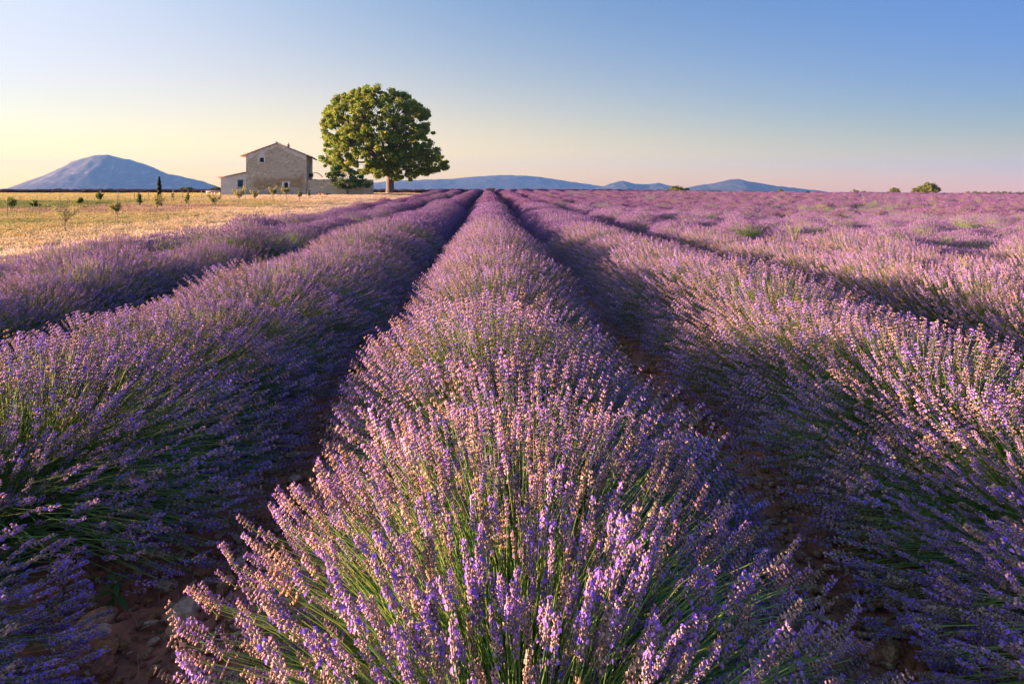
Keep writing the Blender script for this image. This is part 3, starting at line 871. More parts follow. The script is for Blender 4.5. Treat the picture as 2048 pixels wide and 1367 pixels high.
# roof: slabs, eave boards, half-round tiles
def roof_part(parent, x0, z0, x1, z1, y0, y1, name='roof', gap=.23):
    """sloping slab from eave (x0,z0) to ridge (x1,z1), with tile courses"""
    g = Geo(); d = Vector((x1 - x0, 0, z1 - z0)); L = d.length; d /= L; nrm = Vector((-d.z, 0, d.x)); nrm = nrm if nrm.z > 0 else -nrm
    def P_(s, y, h): v = Vector((x0, y, z0)) + d * s + nrm * h; return (v.x, v.y, v.z)
    c = [P_(0, y0, 0), P_(L, y0, 0), P_(L, y1, 0), P_(0, y1, 0), P_(0, y0, .07), P_(L, y0, .07), P_(L, y1, .07), P_(0, y1, .07)]
    f = [(0,3,2,1),(4,5,6,7),(0,1,5,4),(1,2,6,5),(2,3,7,6),(3,0,4,7)]
    if d.x < 0: f = [t[::-1] for t in f]
    g.add(c, f)
    rf = g.build(name, M_WOOD, parent)
    t = Geo(); rs = np.random.default_rng(3)
    y = y0 + .03
    nt = int((y1 - y0) / gap); ns = max(2, int(L / .42))
    for j in range(nt + 1):
        yy = y0 + .08 + j * (y1 - y0 - .16) / nt
        for s in range(ns):
            a = s * L / ns - (.06 if s else .02); b = (s + 1) * L / ns
            col = np.array((1, 1, 1)) * rs.uniform(.6, 1.35) * np.array((1, rs.uniform(.8, 1.15), rs.uniform(.75, 1.2)))
            ring = []
            for (sp, rr, hh) in ((a, .105, .10 + .012), (b, .085, .085)):
                for q in range(5):
                    w = math.pi * q / 4
                    ring.append(P_(sp, yy + math.cos(w) * rr + rs.normal(0, .004), hh - .04 + math.sin(w) * rr * .8))
            t.add(ring, [(q, q + 1, q + 6, q + 5) for q in range(4)], col * np.array((.74, .52, .42)))
    to = t.build('roof_tile', M_TILEC, rf); to['kind'] = 'stuff'
    return rf
M_TILEC = plain('clay_tiles_mixed', (1, 1, 1), .85, .3, 6, .008, usecol=True)
for nd in M_TILEC.node_tree.nodes:
    pass
slope = (APEX - EAVE) / XA
roof_part(house, -.55, EAVE - .55 * slope + .01, XA, APEX + .01, -.22, DEP + .2)
roof_part(house, W + .55, EAVE - .55 * slope + .01, XA, APEX + .012, -.22, DEP + .2)
g = Geo()
for k in range(20): g.tube([(XA, -.25 + k * .43, APEX + .11), (XA, -.25 + k * .43 + .46, APEX + .10)], [.12, .10], 8, (.62, .43, .34))
g.build('ridge_tile', M_TILEC, house)['kind'] = 'stuff'
g = Geo(); cxh = hx(571); 
g.box((cxh - .11, 2.0, top(cxh) - .1), (cxh + .11, 2.3, top(cxh) + .42)); g.box((cxh - .16, 1.95, top(cxh) + .42), (cxh + .16, 2.35, top(cxh) + .48)); ch = g.build('chimney', M_TILE, house)
g = Geo(); g.tube([(cxh, 2.15, top(cxh) + .48), (cxh, 2.15, top(cxh) + .75)], .06, 8); g.build('chimney_pot', M_TILE, ch)
# shutter, bracket and canopy on the right-hand wall
g = Geo(); g.box((W + .01, 3.1, 1.95), (W + .07, 4.9, 4.45)); sh = g.build('shutter', M_GREENP, house)
for k in range(9):
    g = Geo(); g.box((W + .072, 3.12 + k * .2, 1.99), (W + .09, 3.12 + k * .2 + .17, 4.41)); g.build('slat', M_GREENP, sh)
g = Geo(); g.box((W, 2.9, 2.45), (W + .42, 4.6, 2.85)); ca = g.build('canopy', M_IRON, house)
g = Geo(); g.tube([(W + .3, 3.0, 2.85), (W + .8, 3.0, 2.98), (W + 1.25, 3.0, 2.8), (W + 1.6, 3.0, 2.45)], .035, 6); g.build('arm', M_IRON, ca)
g = Geo(); vs = []
for k in range(7):
    t = k / 6; x = W + .8 + .85 * t; z = 3.02 - .62 * t ** 1.6
    vs += [(x, 3.0, z), (x, 4.4, z), (x, 4.4, z + .03), (x, 3.0, z + .03)]
f = []
for k in range(6):
    for q in range(4): f.append((k * 4 + q, k * 4 + (q + 1) % 4, k * 4 + 4 + (q + 1) % 4, k * 4 + 4 + q))
g.add(vs, f); g.build('canopy_sheet', M_WHITE, ca)
# lean-to
AX0 = hx(443.5)
def atop(x): return hz(352.5) + (hz(341) - hz(352.5)) * (np.asarray(x) - AX0) / (0 - AX0)
aw = (hx(475.2), hx(486), hz(371.5), hz(355.5))
def ac(X, Z): return np.ones((len(X), 3)) * (.92 + .16 * fbm(X, Z, .9, 3, 70))[:, None]
lt = rough_wall('lean_to_wall', AX0, -.002, 3.4, atop, [aw], .12, ac, M_RENDER, house, step=.3, amp=.006)
g = Geo(); g.box((AX0, .57, 0), (AX0 + .3, 6, float(atop(AX0)) - .02)); g.build('lean_to_wall', M_RENDER, house)
roof_part(house, AX0 - .22, float(atop(AX0)) - .04, -.01, float(atop(0)) + .02, -.06, 6.1, 'lean_to_roof')
g = Geo(); a0, a1, b0, b1 = aw
g.box((a0, .10, b0), (a0 + .09, .2, b1)); g.box((a1 - .04, .10, b0), (a1, .2, b1)); g.box((a0 + .09, .10, b1 - .14), (a1 - .04, .2, b1)); g.box((a0 + .09, .10, b0), (a1 - .04, .2, b0 + .07))
wn_ = g.build('window', M_TEAL, house)
for k in range(5):
    g = Geo(); xx = a0 + .09 + k * (a1 - a0 - .13) / 5
    g.box((xx + .005, .22, b0 + .07), (xx + (a1 - a0 - .13) / 5 - .005, .25, b1 - .14)); g.build('shutter_board', M_NAVY, wn_)
g = Geo(); g.box((a0 - .06, -.0, b0 - .12), (a1 + .08, .2, b0 - .035)); g.build('sill', M_TILE, wn_)
g = Geo(); g.box((a0 + .02, .05, b0 - .033), (a1 - .02, .2, b0 - .002)); g.build('sill_ledge', M_WHITE, wn_)

# garden wall running on from the house to the right
gw0 = house.matrix_basis @ Vector((W, .1, 0))
dirw = ray(744, 388); kx = dirw.x / dirw.y
LW = (kx * (gw0.y + 0) - gw0.x) / (1 - kx * .02)
gw = thing('garden_wall', 'low rubble stone wall between the farmhouse and the big tree', 'wall', (gw0.x + .03, gw0.y + .1, HZ), R(1.2))
def gtop(x): x = np.asarray(x); return 1.98 + .03 * np.sin(x * 3.1) + .04 * (fbm(x * 3, x * 0, 1, 3, 8) - .5) - .03 * x / 8
rough_wall('stonework', 0, LW, 2.1, gtop, [], 0, lambda X, Z: np.ones((len(X), 3)) * (.80 + .35 * fbm(X, Z, 1.1, 3, 19))[:, None], M_STONE, gw, amp=.03, thick=.4)
rs = np.random.default_rng(4)
x = 0
while x < LW - .1:
    w_ = min(rs.uniform(.35, .6), LW - x)
    g = Geo(); zt = float(gtop(x + w_ / 2)) + .005
    g.box((x + .01, -.04 + rs.uniform(0, .03), zt), (x + w_ - .01, .44, zt + rs.uniform(.06, .10)), np.array((1, 1, 1)) * rs.uniform(.8, 1.1))
    g.build('coping_stone', M_STONE, gw); x += w_

# low rusty cart by the wall
cp = ground_at(648, 392.5, 55, 71); cY = 68.3
cp = at(648, 391, cY); cp.z = float(ground_z(cp.x, cY))
ct = thing('hand_cart', 'low rusty cart lying on the dry grass before the garden wall', 'cart', cp)
g = Geo(); g.box((-.55, -.3, .16), (.75, .3, .30)); g.build('cart_bed', M_RUST, ct)
for x in (-.35, .5):
    g = Geo(); g.tube([(x, -.38, .15), (x, -.32, .15)], .15, 12); g.build('wheel', M_IRON, ct)
g = Geo(); g.tube([(-.62, 0, 0), (-.64, 0, .48)], .06, 6); g.build('handle', M_IRON, ct)

# ------------------------------------------------------------------ trees
def leaf_cloud(rs, cen, rad, per, size, palette, droop=.35, fold=.25, flat=.75):
    """small folded leaves on the outside of each twig cluster"""
    cen = np.repeat(np.asarray(cen, float), per, 0); rad = np.repeat(np.asarray(rad, float), per)
    n = len(cen)
    d = rs.normal(0, 1, (n, 3)); d /= np.linalg.norm(d, axis=1, keepdims=True)
    k = rs.random(n) ** .36 * rs.uniform(.8, 1.25, n)
    pos = cen + d * (rad * k)[:, None] * np.array((1, 1, flat))
    nrm = d * .7 + np.array((0, 0, .7)) + rs.normal(0, .7, (n, 3))
    fr = frames(nrm, rs.uniform(0, 6.28, n))
    s = size * rs.uniform(.6, 1.25, n)
    V = np.array([(0, -.55, 0), (.42, -.1, fold * .5), (.12, .62, 0), (-.42, -.05, fold * .5)])
    F = np.array([(0, 1, 2), (0, 2, 3)])
    ci = rs.integers(0, len(palette), n); tint = np.array(palette)[ci] * rs.uniform(.7, 1.3, (n, 1))
    return scatter_template(V, F, np.ones((4, 3)), pos, fr, s, tint)

def inside(poly, x, y):
    c = False; n = len(poly)
    for i in range(n):
        x1, y1 = poly[i]; x2, y2 = poly[(i + 1) % n]
        if (y1 > y) != (y2 > y) and x < (x2 - x1) * (y - y1) / (y2 - y1) + x1: c = not c
    return c

def crown_tree(name, label, cat, Y, outline, trunk_px, trunk_r, ncl, per, leaf, palette, crad_px, seed, depth, fork_px, group=None, nlimb=8, bare=0):
    """broad tree: clusters of twigs fill a crown outline given in pixels at depth Y"""
    rs = np.random.default_rng(seed); mpp = px_size(Y)
    base = at(trunk_px[0], trunk_px[1], Y); base.z = float(ground_z(base.x, Y)) - .05
    t = thing(name, label, cat, base, 0, group)
    xs = [p[0] for p in outline]; ys = [p[1] for p in outline]
    cx_, cy_ = (min(xs) + max(xs)) / 2, (min(ys) + max(ys)) / 2; rx, ry = (max(xs) - min(xs)) / 2, (max(ys) - min(ys)) / 2
    cen, rad = [], []
    tries = 0
    while len(cen) < ncl and tries < 20000:
        tries += 1
        px, py = rs.uniform(min(xs), max(xs)), rs.uniform(min(ys), max(ys))
        r = rs.uniform(*crad_px)
        ok = all(inside(outline, px + r * .5 * math.cos(a), py + r * .45 * math.sin(a)) for a in np.arange(0, 6.28, 1.05))
        if not ok: continue
        rho = min(1, math.hypot((px - cx_) / rx, (py - cy_) / ry))
        dh = depth * math.sqrt(max(.03, 1 - rho * rho))
        dy = (rs.uniform(.15, 1) ** .55) * dh * (1 if rs.random() < .45 else -1)
        v = at(px, py, Y) - base; v.y = dy
        cen.append(v); rad.append(r * mpp)
    V, F, C = leaf_cloud(rs, [tuple(c) for c in cen], rad, per, leaf, palette)
    cr = link('crown', make_mesh('crown', V, F, M_LEAF, C), t); cr['kind'] = 'stuff'
    fork = at(fork_px[0], fork_px[1], Y) - base; fork.y = 0
    g = Geo(); m = fork * .5 + Vector((rs.normal(0, .05), 0, 0))
    g.tube([(0, 0, -.2), (0, 0, .05), m * .4, m, fork], [trunk_r * 1.35, trunk_r * 1.18, trunk_r, trunk_r * .93, trunk_r * .8], 14)
    g.build('trunk', M_BARK, t, True)
    nodes = []
    for k in range(nlimb):
        tgt = cen[rs.integers(0, len(cen))] if k >= 3 else Vector((rs.normal(0, 1) * mpp * rx * .3, rs.normal(0, 1), (at(0, min(ys), Y).z - base.z) * .82))
        tgt = fork.lerp(Vector(tgt), .75)
        mid = fork.lerp(tgt, .5) + Vector((rs.normal(0, .3), rs.normal(0, .3), .5)) * trunk_r * 1.6
        g = Geo(); pts = [fork * .93, fork.lerp(mid, .5) + Vector((0, 0, .1)) * trunk_r, mid, mid.lerp(tgt, .5), tgt]
        g.tube(pts, [trunk_r * .5, trunk_r * .4, trunk_r * .28, trunk_r * .18, trunk_r * .08], 7)
        g.build('limb', M_BARK, t, True); nodes += pts[1:]
    g = Geo()
    for c in cen[::2]:
        nd = min(nodes, key=lambda p: (p - c).length + (2 if p.z > c.z else 0))
        md = nd.lerp(c, .5) + Vector((0, 0, trunk_r * .3))
        g.tube([nd, md, c], [trunk_r * .10, trunk_r * .07, trunk_r * .025], 4, cap=False)
    g.build('branch', M_BARK, t)['kind'] = 'stuff'
    return t

PAL_BIG = [(.17, .32, .07), (.25, .38, .06), (.37, .41, .05), (.14, .29, .08), (.36, .34, .05)]
crown_tree('tree', 'great broad-crowned tree with thick trunk standing right of the farmhouse', 'tree', 86, [(643,240),(652,222),(660,202),(690,188),(715,180),(745,172),(775,175),(800,184),(830,197),(850,212),(863,232),(866,262),(864,285),(882,303),(900,325),(895,343),(870,349),(850,354),(836,344),(822,364),(810,348),(795,362),(780,364),(765,358),(750,350),(735,354),(715,347),(700,352),(675,342),(646,332),(644,316),(656,300),(648,285),(662,268),(654,252)],
           (780, 386), .60, 980, 105, .27, PAL_BIG, (3, 9), 11, 9.0, (781, 335), nlimb=11)
PAL_SH = [(.09, .17, .05), (.12, .20, .055), (.07, .14, .04)]
crown_tree('shrub', 'dark green bushy shrub in front of the garden wall below the great tree', 'shrub', 69.8, [(650,352),(658,340),(668,343),(676,328),(690,334),(705,338),(722,348),(738,356),(744,366),(738,375),(722,374),(708,379),(690,378),(676,376),(668,366),(660,364)],
           (696, 390), .13, 62, 80, .20, PAL_SH, (4, 8), 12, 2.2, (696, 376), nlimb=6)

def bush(name, label, cat, px, top_py, wpx, Y, seed, pal, group=None, base_py=None):
    """rounded bush or far tree on the horizon"""
    rs = np.random.default_rng(seed); mpp = px_size(Y)
    b = at(px, 384, Y); gz_ = float(ground_z(b.x, Y)); b.z = gz_ - .05
    topz = at(px, top_py, Y).z; H = topz - b.z; w_ = wpx * mpp / 2
    t = thing(name, label, cat, b, 0, group)
    nc = max(12, int(wpx * 1.1)); cen, rad = [], []
    for k in range(nc):
        a = rs.uniform(0, 6.28); u = rs.uniform(.25, 1); e = rs.uniform(-.1, 1)
        rr = math.sqrt(max(0, 1 - max(e, 0) ** 2)) * u ** .5
        r = rs.uniform(.16, .28) * min(H, w_)
        z = H * .35 + (H * .65 - r * .7) * e * rs.uniform(.7, 1)
        cen.append(((w_ - r) * rr * math.cos(a), (w_ - r) * rr * math.sin(a), max(z, r * .5))); rad.append(r)
    V, F, C = leaf_cloud(rs, cen, rad, 45, min(H, w_) * .16, pal)
    link('crown', make_mesh('crown', V, F, M_LEAF, C), t)['kind'] = 'stuff'
    g = Geo()
    for k in range(3): g.tube([(rs.normal(0, .05) * w_, 0, 0), (rs.normal(0, .25) * w_, rs.normal(0, .2) * w_, H * .55)], [H * .035, H * .012], 5)
    g.build('trunk', M_BARK, t)
    return t
PAL_HOR = [(.17, .22, .055), (.22, .25, .06), (.12, .17, .05)]
bush('tree', 'largest round tree on the right horizon beyond the lavender', 'tree', 1860, 364, 48, 170, 1, PAL_HOR)
bush('tree', 'low tree leaning against the left side of the largest horizon tree', 'tree', 1834, 373, 26, 172, 2, PAL_HOR)
bush('bush', 'wide flat bush on the horizon in front of the peaked ridge', 'bush', 1352, 370, 36, 165, 3, PAL_HOR)
bush('bush', 'low bush touching the right end of the wide flat horizon bush', 'bush', 1376, 375, 20, 165, 33, PAL_HOR)
bush('bush', 'tiny round bush on the horizon near the right end of the ridge', 'bush', 1561, 377, 18, 165, 4, PAL_HOR)
bush('bush', 'low bush on the horizon just past the right end of the ridge', 'bush', 1709, 378, 20, 165, 5, PAL_HOR)
bush('bush', 'flat sparse bush right of the low one past the ridge end', 'bush', 1726, 380, 16, 166, 55, PAL_HOR)
bush('bush', 'rounded bush on the horizon left of the largest horizon tree', 'bush', 1788, 375, 28, 165, 6, PAL_HOR)
bush('bush', 'small dark bush at the end of the centre lavender row', 'bush', 982, 374.5, 26, 136, 7, PAL_HOR)
bush('bush', 'dark wide bush behind the far lavender left of the lean-to', 'bush', 375, 372, 36, 118, 8, PAL_SH)
bush('bush', 'small low bush right of the dark wide bush behind the far lavender', 'bush', 399, 377, 12, 118, 88, PAL_SH)
bush('bush', 'dark bush behind the left corner of the lean-to', 'bush', 434, 373, 26, 114, 9, PAL_SH)
for k in range(11):
    bush('bush', 'low bush in the thin hedge at the far right end of the horizon', 'bush', 1935 + k * 12.5 + rng.uniform(-3, 3), 381.5 + rng.uniform(-1.5, 1), 14, 180, 60 + k, PAL_HOR, 'low bushes in the thin far hedge')

# cypress
cy = at(318.5, 397, 60); cy.z = float(ground_z(cy.x, 60)) - .03
t = thing('cypress', 'single narrow dark cypress standing in front of the blue mountain', 'tree', cy)
Hc = at(318, 351.5, 60).z - cy.z
rs = np.random.default_rng(8); cen, rad = [], []
for k in range(46):
    u = (k + .5) / 46; r = .22 * (math.sin(math.pi * min(1, u * .62 + .22)) ** .8) * (1 - u ** 3 * .75)
    a = rs.uniform(0, 6.28); cen.append((r * .45 * math.cos(a), r * .45 * math.sin(a), .12 + u * (Hc - .2))); rad.append(r * .72)
V, F, C = leaf_cloud(rs, cen, rad, 90, .085, [(.035, .055, .018), (.055, .075, .02), (.03, .045, .02)], flat=1.3)
link('crown', make_mesh('crown', V, F, M_LEAF, C), t)['kind'] = 'stuff'
g = Geo(); g.tube([(0, 0, 0), (0, 0, Hc * .8)], [.06, .02], 6); g.build('trunk', M_BARK, t)

# ------------------------------------------------------------------ young orchard
OLIVE = [(.28, .31, .13), (.36, .38, .15), (.23, .27, .11), (.42, .40, .16)]
FRESH = [(.14, .24, .055), (.19, .28, .06), (.11, .18, .04)]
def sapling(label, px, base_py, top_py, wpx, pal, seed, crown_from=.5, stake=None, form='round', y0=8):
    rs = np.random.default_rng(seed); b = ground_at(px, base_py, y0, 95); Y = b.y; mpp = px_size(Y)
    H = at(px, top_py, Y).z - b.z; w_ = wpx * mpp / 2
    t = thing('olive_sapling' if pal is OLIVE else 'young_tree', label, 'sapling', b, 0)
    g = Geo(); lean = rs.normal(0, .05) * H
    hz0 = H * crown_from
    g.tube([(0, 0, -.02), (lean * .4, 0, hz0 * .55), (lean, 0, hz0), (lean * 1.1, 0, H * .7)], [max(H * .014 + .004, mpp * .5), max(H * .011, mpp * .45), max(.008, mpp * .4), .005], 6)
    g.build('trunk', M_BARKLIGHT, t)
    cen, rad = [], []; gb = Geo()
    nb = 22 if form == 'round' else 18
    for k in range(nb):
        a = rs.uniform(0, 6.28)
        if form == 'vase': u = rs.uniform(.3, 1); rr = w_ * u * .9; z = hz0 + (H - hz0) * (u * rs.uniform(.75, 1.12))
        elif form == 'narrow': u = rs.uniform(0, 1); rr = w_ * .6 * (1 - u * .6); z = hz0 + (H - hz0) * u
        else: u = rs.uniform(0, 1); e = rs.uniform(-1, 1); rr = w_ * .8 * math.sqrt(1 - e * e) * u ** .4; z = hz0 + (H - hz0) * (.5 + .42 * e)
        tip = Vector((lean + rr * math.cos(a), rr * math.sin(a), z))
        gb.tube([(lean * .8, 0, hz0 * rs.uniform(.8, 1.05)), tip * .5 + Vector((lean * .4, 0, hz0 * .55)), tip], [.006, .004, .002], 4, cap=False)
        for q in (1.0, .72):
            cen.append(tuple(Vector((lean, 0, hz0)).lerp(tip, q))); rad.append(min(w_, H) * rs.uniform(.16, .28))
    gb.build('branch', M_BARKLIGHT, t)['kind'] = 'stuff'
    V, F, C = leaf_cloud(rs, cen, rad, 34, max(.028, mpp * 1.7), pal, flat=1.1)
    link('crown', make_mesh('crown', V, F, M_LEAF, C), t)['kind'] = 'stuff'
    if stake is not None:
        sx, st, sb, slab = stake
        post(slab, sx, sb, st, y0)
    return t
def post(label, px, base_py, top_py, y0=8, mat=None):
    b = ground_at(px, base_py, y0, 95); H = at(px, top_py, b.y).z - b.z
    g = Geo(); r = max(.014, px_size(b.y) * .7)
    g.tube([(0, 0, -.05), (.01 * H, 0, H * .5), (.0, 0, H - .01), (0, 0, H)], [r, r * .95, r * .9, r * .55], 7)
    o = g.build('stake', mat or M_WOODL); o.location = b
    return tag(o, label, 'stake')
M_WOODL = plain('weathered_stake', (.34, .28, .21), .9, .25, 20, .003)
sapling('wide airy pale olive sapling nearest the camera, left part of the meadow', 131, 465, 410, 46, OLIVE, 1, .42, (128.5, 419, 464, 'grey stake tied to the widest pale olive sapling nearest the camera'), 'vase')
sapling('small ball-headed olive sapling on a tall bare stem', 231, 449, 400, 25, OLIVE, 2, .52, (234, 391, 448, 'tall stake beside the ball-headed olive sapling'))
sapling('bushy olive sapling with rounded crown below the cypress', 310, 436, 388, 33, OLIVE, 3, .48, (309, 400, 435, 'stake under the bushy olive sapling below the cypress'))
sapling('low spreading olive sapling in front of the lean-to', 431, 418, 388, 30, OLIVE, 4, .30, None, 'vase')
sapling('slender upright leafy sapling between cypress and lean-to', 377, 423, 377, 13, FRESH, 5, .35, (376.5, 400, 424, 'stake under the slender upright sapling'), 'narrow')
sapling('round green young tree at the left edge of the picture', 20, 424, 396, 30, FRESH, 6, .35, (14, 399, 441, 'thin grey stake at the left edge of the picture'))
sapling('small green sapling behind a pale leaning stake, left side', 70, 417, 400, 20, FRESH, 7, .2, (78, 408, 434, 'pale sunlit stake near the left edge'))
sapling('small dark rounded sapling beside the green crop, left of centre meadow', 161, 409, 393, 13, FRESH, 8, .1)
sapling('bushy green sapling below the mountain summit, with a stake through it', 200, 403, 385, 16, FRESH, 9, .25, (201, 381, 402, 'stake poking out of the bushy green sapling below the summit'))
sapling('ragged green sapling just left of the cypress olive', 280, 414, 387, 15, FRESH, 10, .2, None, 'narrow')
sapling('tiny green sapling at the foot of the cypress', 323, 402, 396, 8, FRESH, 11, .1)
sapling('thin tiny sapling halfway between cypress and pergola', 346, 399, 387, 6, FRESH, 12, .3, None, 'narrow')
sapling('feathery olive sapling before the lean-to corner', 475, 411, 376, 27, OLIVE, 13, .42, None, 'vase')
sapling('spindly olive sapling before the left part of the gable', 509, 408, 383, 17, OLIVE, 14, .5, None, 'vase')
sapling('wispy olive sapling left of the lower barred window', 548, 405, 374, 18, OLIVE, 15, .45, (545, 388, 404, 'thin stake beside the wispy olive sapling left of the barred window'), 'vase')
sapling('spreading olive sapling right below the lower barred window', 572, 401, 376, 22, OLIVE, 16, .55, (573.5, 377, 401, 'stake in front of the lower barred window'), 'vase')
sapling('small upright olive sapling before the right corner of the gable', 599, 404, 380, 11, OLIVE, 17, .45, None, 'narrow')
sapling('narrow olive sapling before the start of the garden wall', 618, 399, 379, 7, OLIVE, 18, .4, (620, 382, 399, 'thin stake at the start of the garden wall'), 'narrow')
for lab, px, b, t_ in (('bare stake left of the widest olive sapling', 119.5, 410, 389), ('short bare stake above the widest olive sapling', 137.5, 412, 397), ('bare stake between summit sapling and ball-headed olive', 189, 424, 394),
                       ('bare stake behind the ball-headed olive sapling', 236, 401, 383), ('bare stake right of the mountain summit', 268.5, 400, 384), ('bare stake just left of the cypress', 296.5, 398, 383),
                       ('dark stake with a short guard right of the cypress', 343, 407, 386), ('thin bare stake right of the cypress near the horizon', 346.5, 405, 380), ('bare stake left of the slender upright sapling', 365, 399, 383),
                       ('bare stake right of the slender upright sapling', 403, 403, 381), ('brown bare stake at the joint of lean-to and gable', 491, 398, 388), ('bare stake at the far left of the tilled strip', 74, 399, 391),
                       ('far bare stake in the yellow crop below the mountain', 161, 391, 384)):
    post(lab, px, b, t_)

# pergola frame left of the lean-to
b = ground_at(427, 392.5, 30, 90); mpp = px_size(b.y)
t = thing('pergola', 'small white wooden pergola frame left of the lean-to', 'pergola', b)
wv, hv = 8.5 * mpp, at(427, 382, b.y).z - b.z
for sx in (-1, 1):
    for sy in (-1, 1):
        g = Geo(); g.box((sx * wv * .85 - .05, sy * .55 - .05, -.05), (sx * wv * .85 + .05, sy * .55 + .05, hv - .12)); g.build('post', M_WHITE, t)
    g = Geo(); g.box((-wv * 1.1, sx * .55 - .04, hv - .12), (wv * 1.1, sx * .55 + .04, hv)); g.build('beam', M_PALEWOOD, t)
for k in range(5):
    x = -wv + k * wv / 2; g = Geo(); g.box((x - .03, -.75, hv + .002), (x + .03, .75, hv + .07)); g.build('rafter', M_PALEWOOD, t)

# ------------------------------------------------------------------ dry grass and meadow
def tuft(seed, n, h, spread, w, heads=False, bend=.4):
    rs = np.random.default_rng(seed); V, F, C = [], [], []
    for k in range(n):
        a = rs.uniform(0, 6.28); r0 = rs.uniform(0, spread * .4); L = h * rs.uniform(.55, 1.1)
        p0_ = np.array((r0 * math.cos(a), r0 * math.sin(a), -.01)); o_ = np.array((math.cos(a), math.sin(a), 0)) * rs.uniform(.1, bend) * L
        sd_ = np.array((-math.sin(a), math.cos(a), 0)) * w * rs.uniform(.7, 1.3)
        p1_ = p0_ + o_ * .4 + np.array((0, 0, L * .6)); p2_ = p0_ + o_ + np.array((0, 0, L))
        c = np.ones(3) * rs.uniform(.75, 1.25); i = sum(len(v) for v in V)
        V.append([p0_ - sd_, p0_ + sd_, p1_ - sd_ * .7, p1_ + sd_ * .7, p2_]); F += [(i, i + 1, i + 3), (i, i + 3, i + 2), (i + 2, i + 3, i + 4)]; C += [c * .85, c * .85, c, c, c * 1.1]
        if heads and k % 2 == 0:
            i += 5; q = p2_
            V.append([q - sd_ * 2, q + sd_ * 2, q + np.array((0, 0, .03)), q + np.array((0, 0, -.02)), q]); F += [(i, i + 1, i + 2), (i, i + 3, i + 1)]; C += [c * 1.15] * 5
    return make_mesh('tuft', np.concatenate([np.array(v) for v in V]), np.array(F), M_GRASS, np.array(C))
TUFTS = [tuft(1, 26, .16, .22, .0035), tuft(2, 22, .24, .20, .004, True), tuft(3, 20, .20, .25, .005, True, .6), tuft(4, 26, .12, .26, .005, False, .9)]
rs = np.random.default_rng(77)
N = 120000
yy = 3 + 87 * rs.random(N) ** 1.5
xx = -6.1 - (yy * 1.02 + 2) * rs.random(N)
keep = (xx > -(yy * .86 + 6)) & (xx < -6.1)
xx, yy = xx[keep], yy[keep]
gcol = region_cols(xx, yy)
# keep the grass out of the house
hxl = (xx - p0.x) * Cc + (yy - HY) * S; hyl = -(xx - p0.x) * S + (yy - HY) * Cc
keep = ~((hxl > AX0 - .1) & (hxl < W + .1) & (hyl > -.05) & (hyl < 8.4))
xx, yy, gcol = xx[keep], yy[keep], gcol[keep]
u = -xx
dens = np.where((u > 7.0) & (u < 8.8) | (u > 10.8) & (u < 12.5), .5, np.where(u < 16, .7, 1.0))
keep = rs.random(len(xx)) < dens
xx, yy, gcol, u = xx[keep], yy[keep], gcol[keep], u[keep]
n = len(xx); print('tufts', n)
hgt = np.where((u > 6.9) & (u < 11.3), .34, .55) * rs.uniform(.6, 1.3, n) * (.8 + .5 * fbm(xx, yy, .5, 3, 8))
wd = (1 + yy * .035)
tn = gcol * rs.uniform(.85, 1.15, (n, 1)) * np.stack([rs.uniform(.95, 1.15, n), np.ones(n), rs.uniform(.8, 1.1, n)], 1) * 1.05
fl = rs.random(n) < .035                       # small orange and yellow meadow flowers
tn[fl] = np.array((.62, .42, .10)) * rs.uniform(.8, 1.1, (fl.sum(), 1))
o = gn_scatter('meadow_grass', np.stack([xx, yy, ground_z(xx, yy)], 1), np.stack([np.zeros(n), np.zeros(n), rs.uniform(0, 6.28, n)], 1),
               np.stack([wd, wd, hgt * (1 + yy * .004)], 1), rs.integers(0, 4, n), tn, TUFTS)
tag(o, 'dry straw and green meadow grass left of the lavender', 'grass')

# ------------------------------------------------------------------ stones on the red soil
def stone_mesh(seed, flat=.6):
    rs = np.random.default_rng(seed)
    import bmesh
    bm = bmesh.new(); bmesh.ops.create_icosphere(bm, subdivisions=2, radius=1)
    off = rs.uniform(0, 50, 3)
    dirs = rs.normal(0, 1, (7, 3)); dirs /= np.linalg.norm(dirs, axis=1, keepdims=True); cut = rs.uniform(.62, .9, 7)
    for v in bm.verts:
        p = np.array(v.co)
        for d_, c_ in zip(dirs, cut):
            e_ = p @ d_ - c_
            if e_ > 0: p = p - d_ * e_ * .85
        p *= 1 + .10 * (float(fbm(p[0] * 2 + off[0], p[1] * 2 + p[2] + off[1], 1, 3, seed)) - .47) * 2
        v.co = (p[0], p[1] * .8, p[2] * flat)
    me = bpy.data.meshes.new('stone'); bm.to_mesh(me); bm.free()
    me.polygons.foreach_set('use_smooth', np.ones(len(me.polygons), bool))
    return me
def stone_mat(nm, c): return plain(nm, c, .9, .35, 3.0, .02)
SM = [stone_mat('stone_tan', (.46, .27, .15)), stone_mat('stone_ochre', (.40, .20, .07)), stone_mat('stone_pale', (.54, .38, .25)), stone_mat('stone_red', (.34, .14, .08))]
SMESH = []
for k in range(12):
    me = stone_mesh(300 + k, [.6, .75, .4, .55][k % 4]); me.materials.append(SM[k % 4]); SMESH.append(me)
def put_stone(px, py, wpx, k, label, group=None, rz=0):
    b = ground_at(px, py, .8, 40); r = wpx * px_size(b.y) / 2
    r = wpx / 2 / FPX * (b - CAM).length
    o = link('stone', SMESH[k]); o.location = b + Vector((0, 0, r * .15)); o.scale = (r, r, r); o.rotation_euler = (0, 0, rz)
    return tag(o, label, 'stone', group)
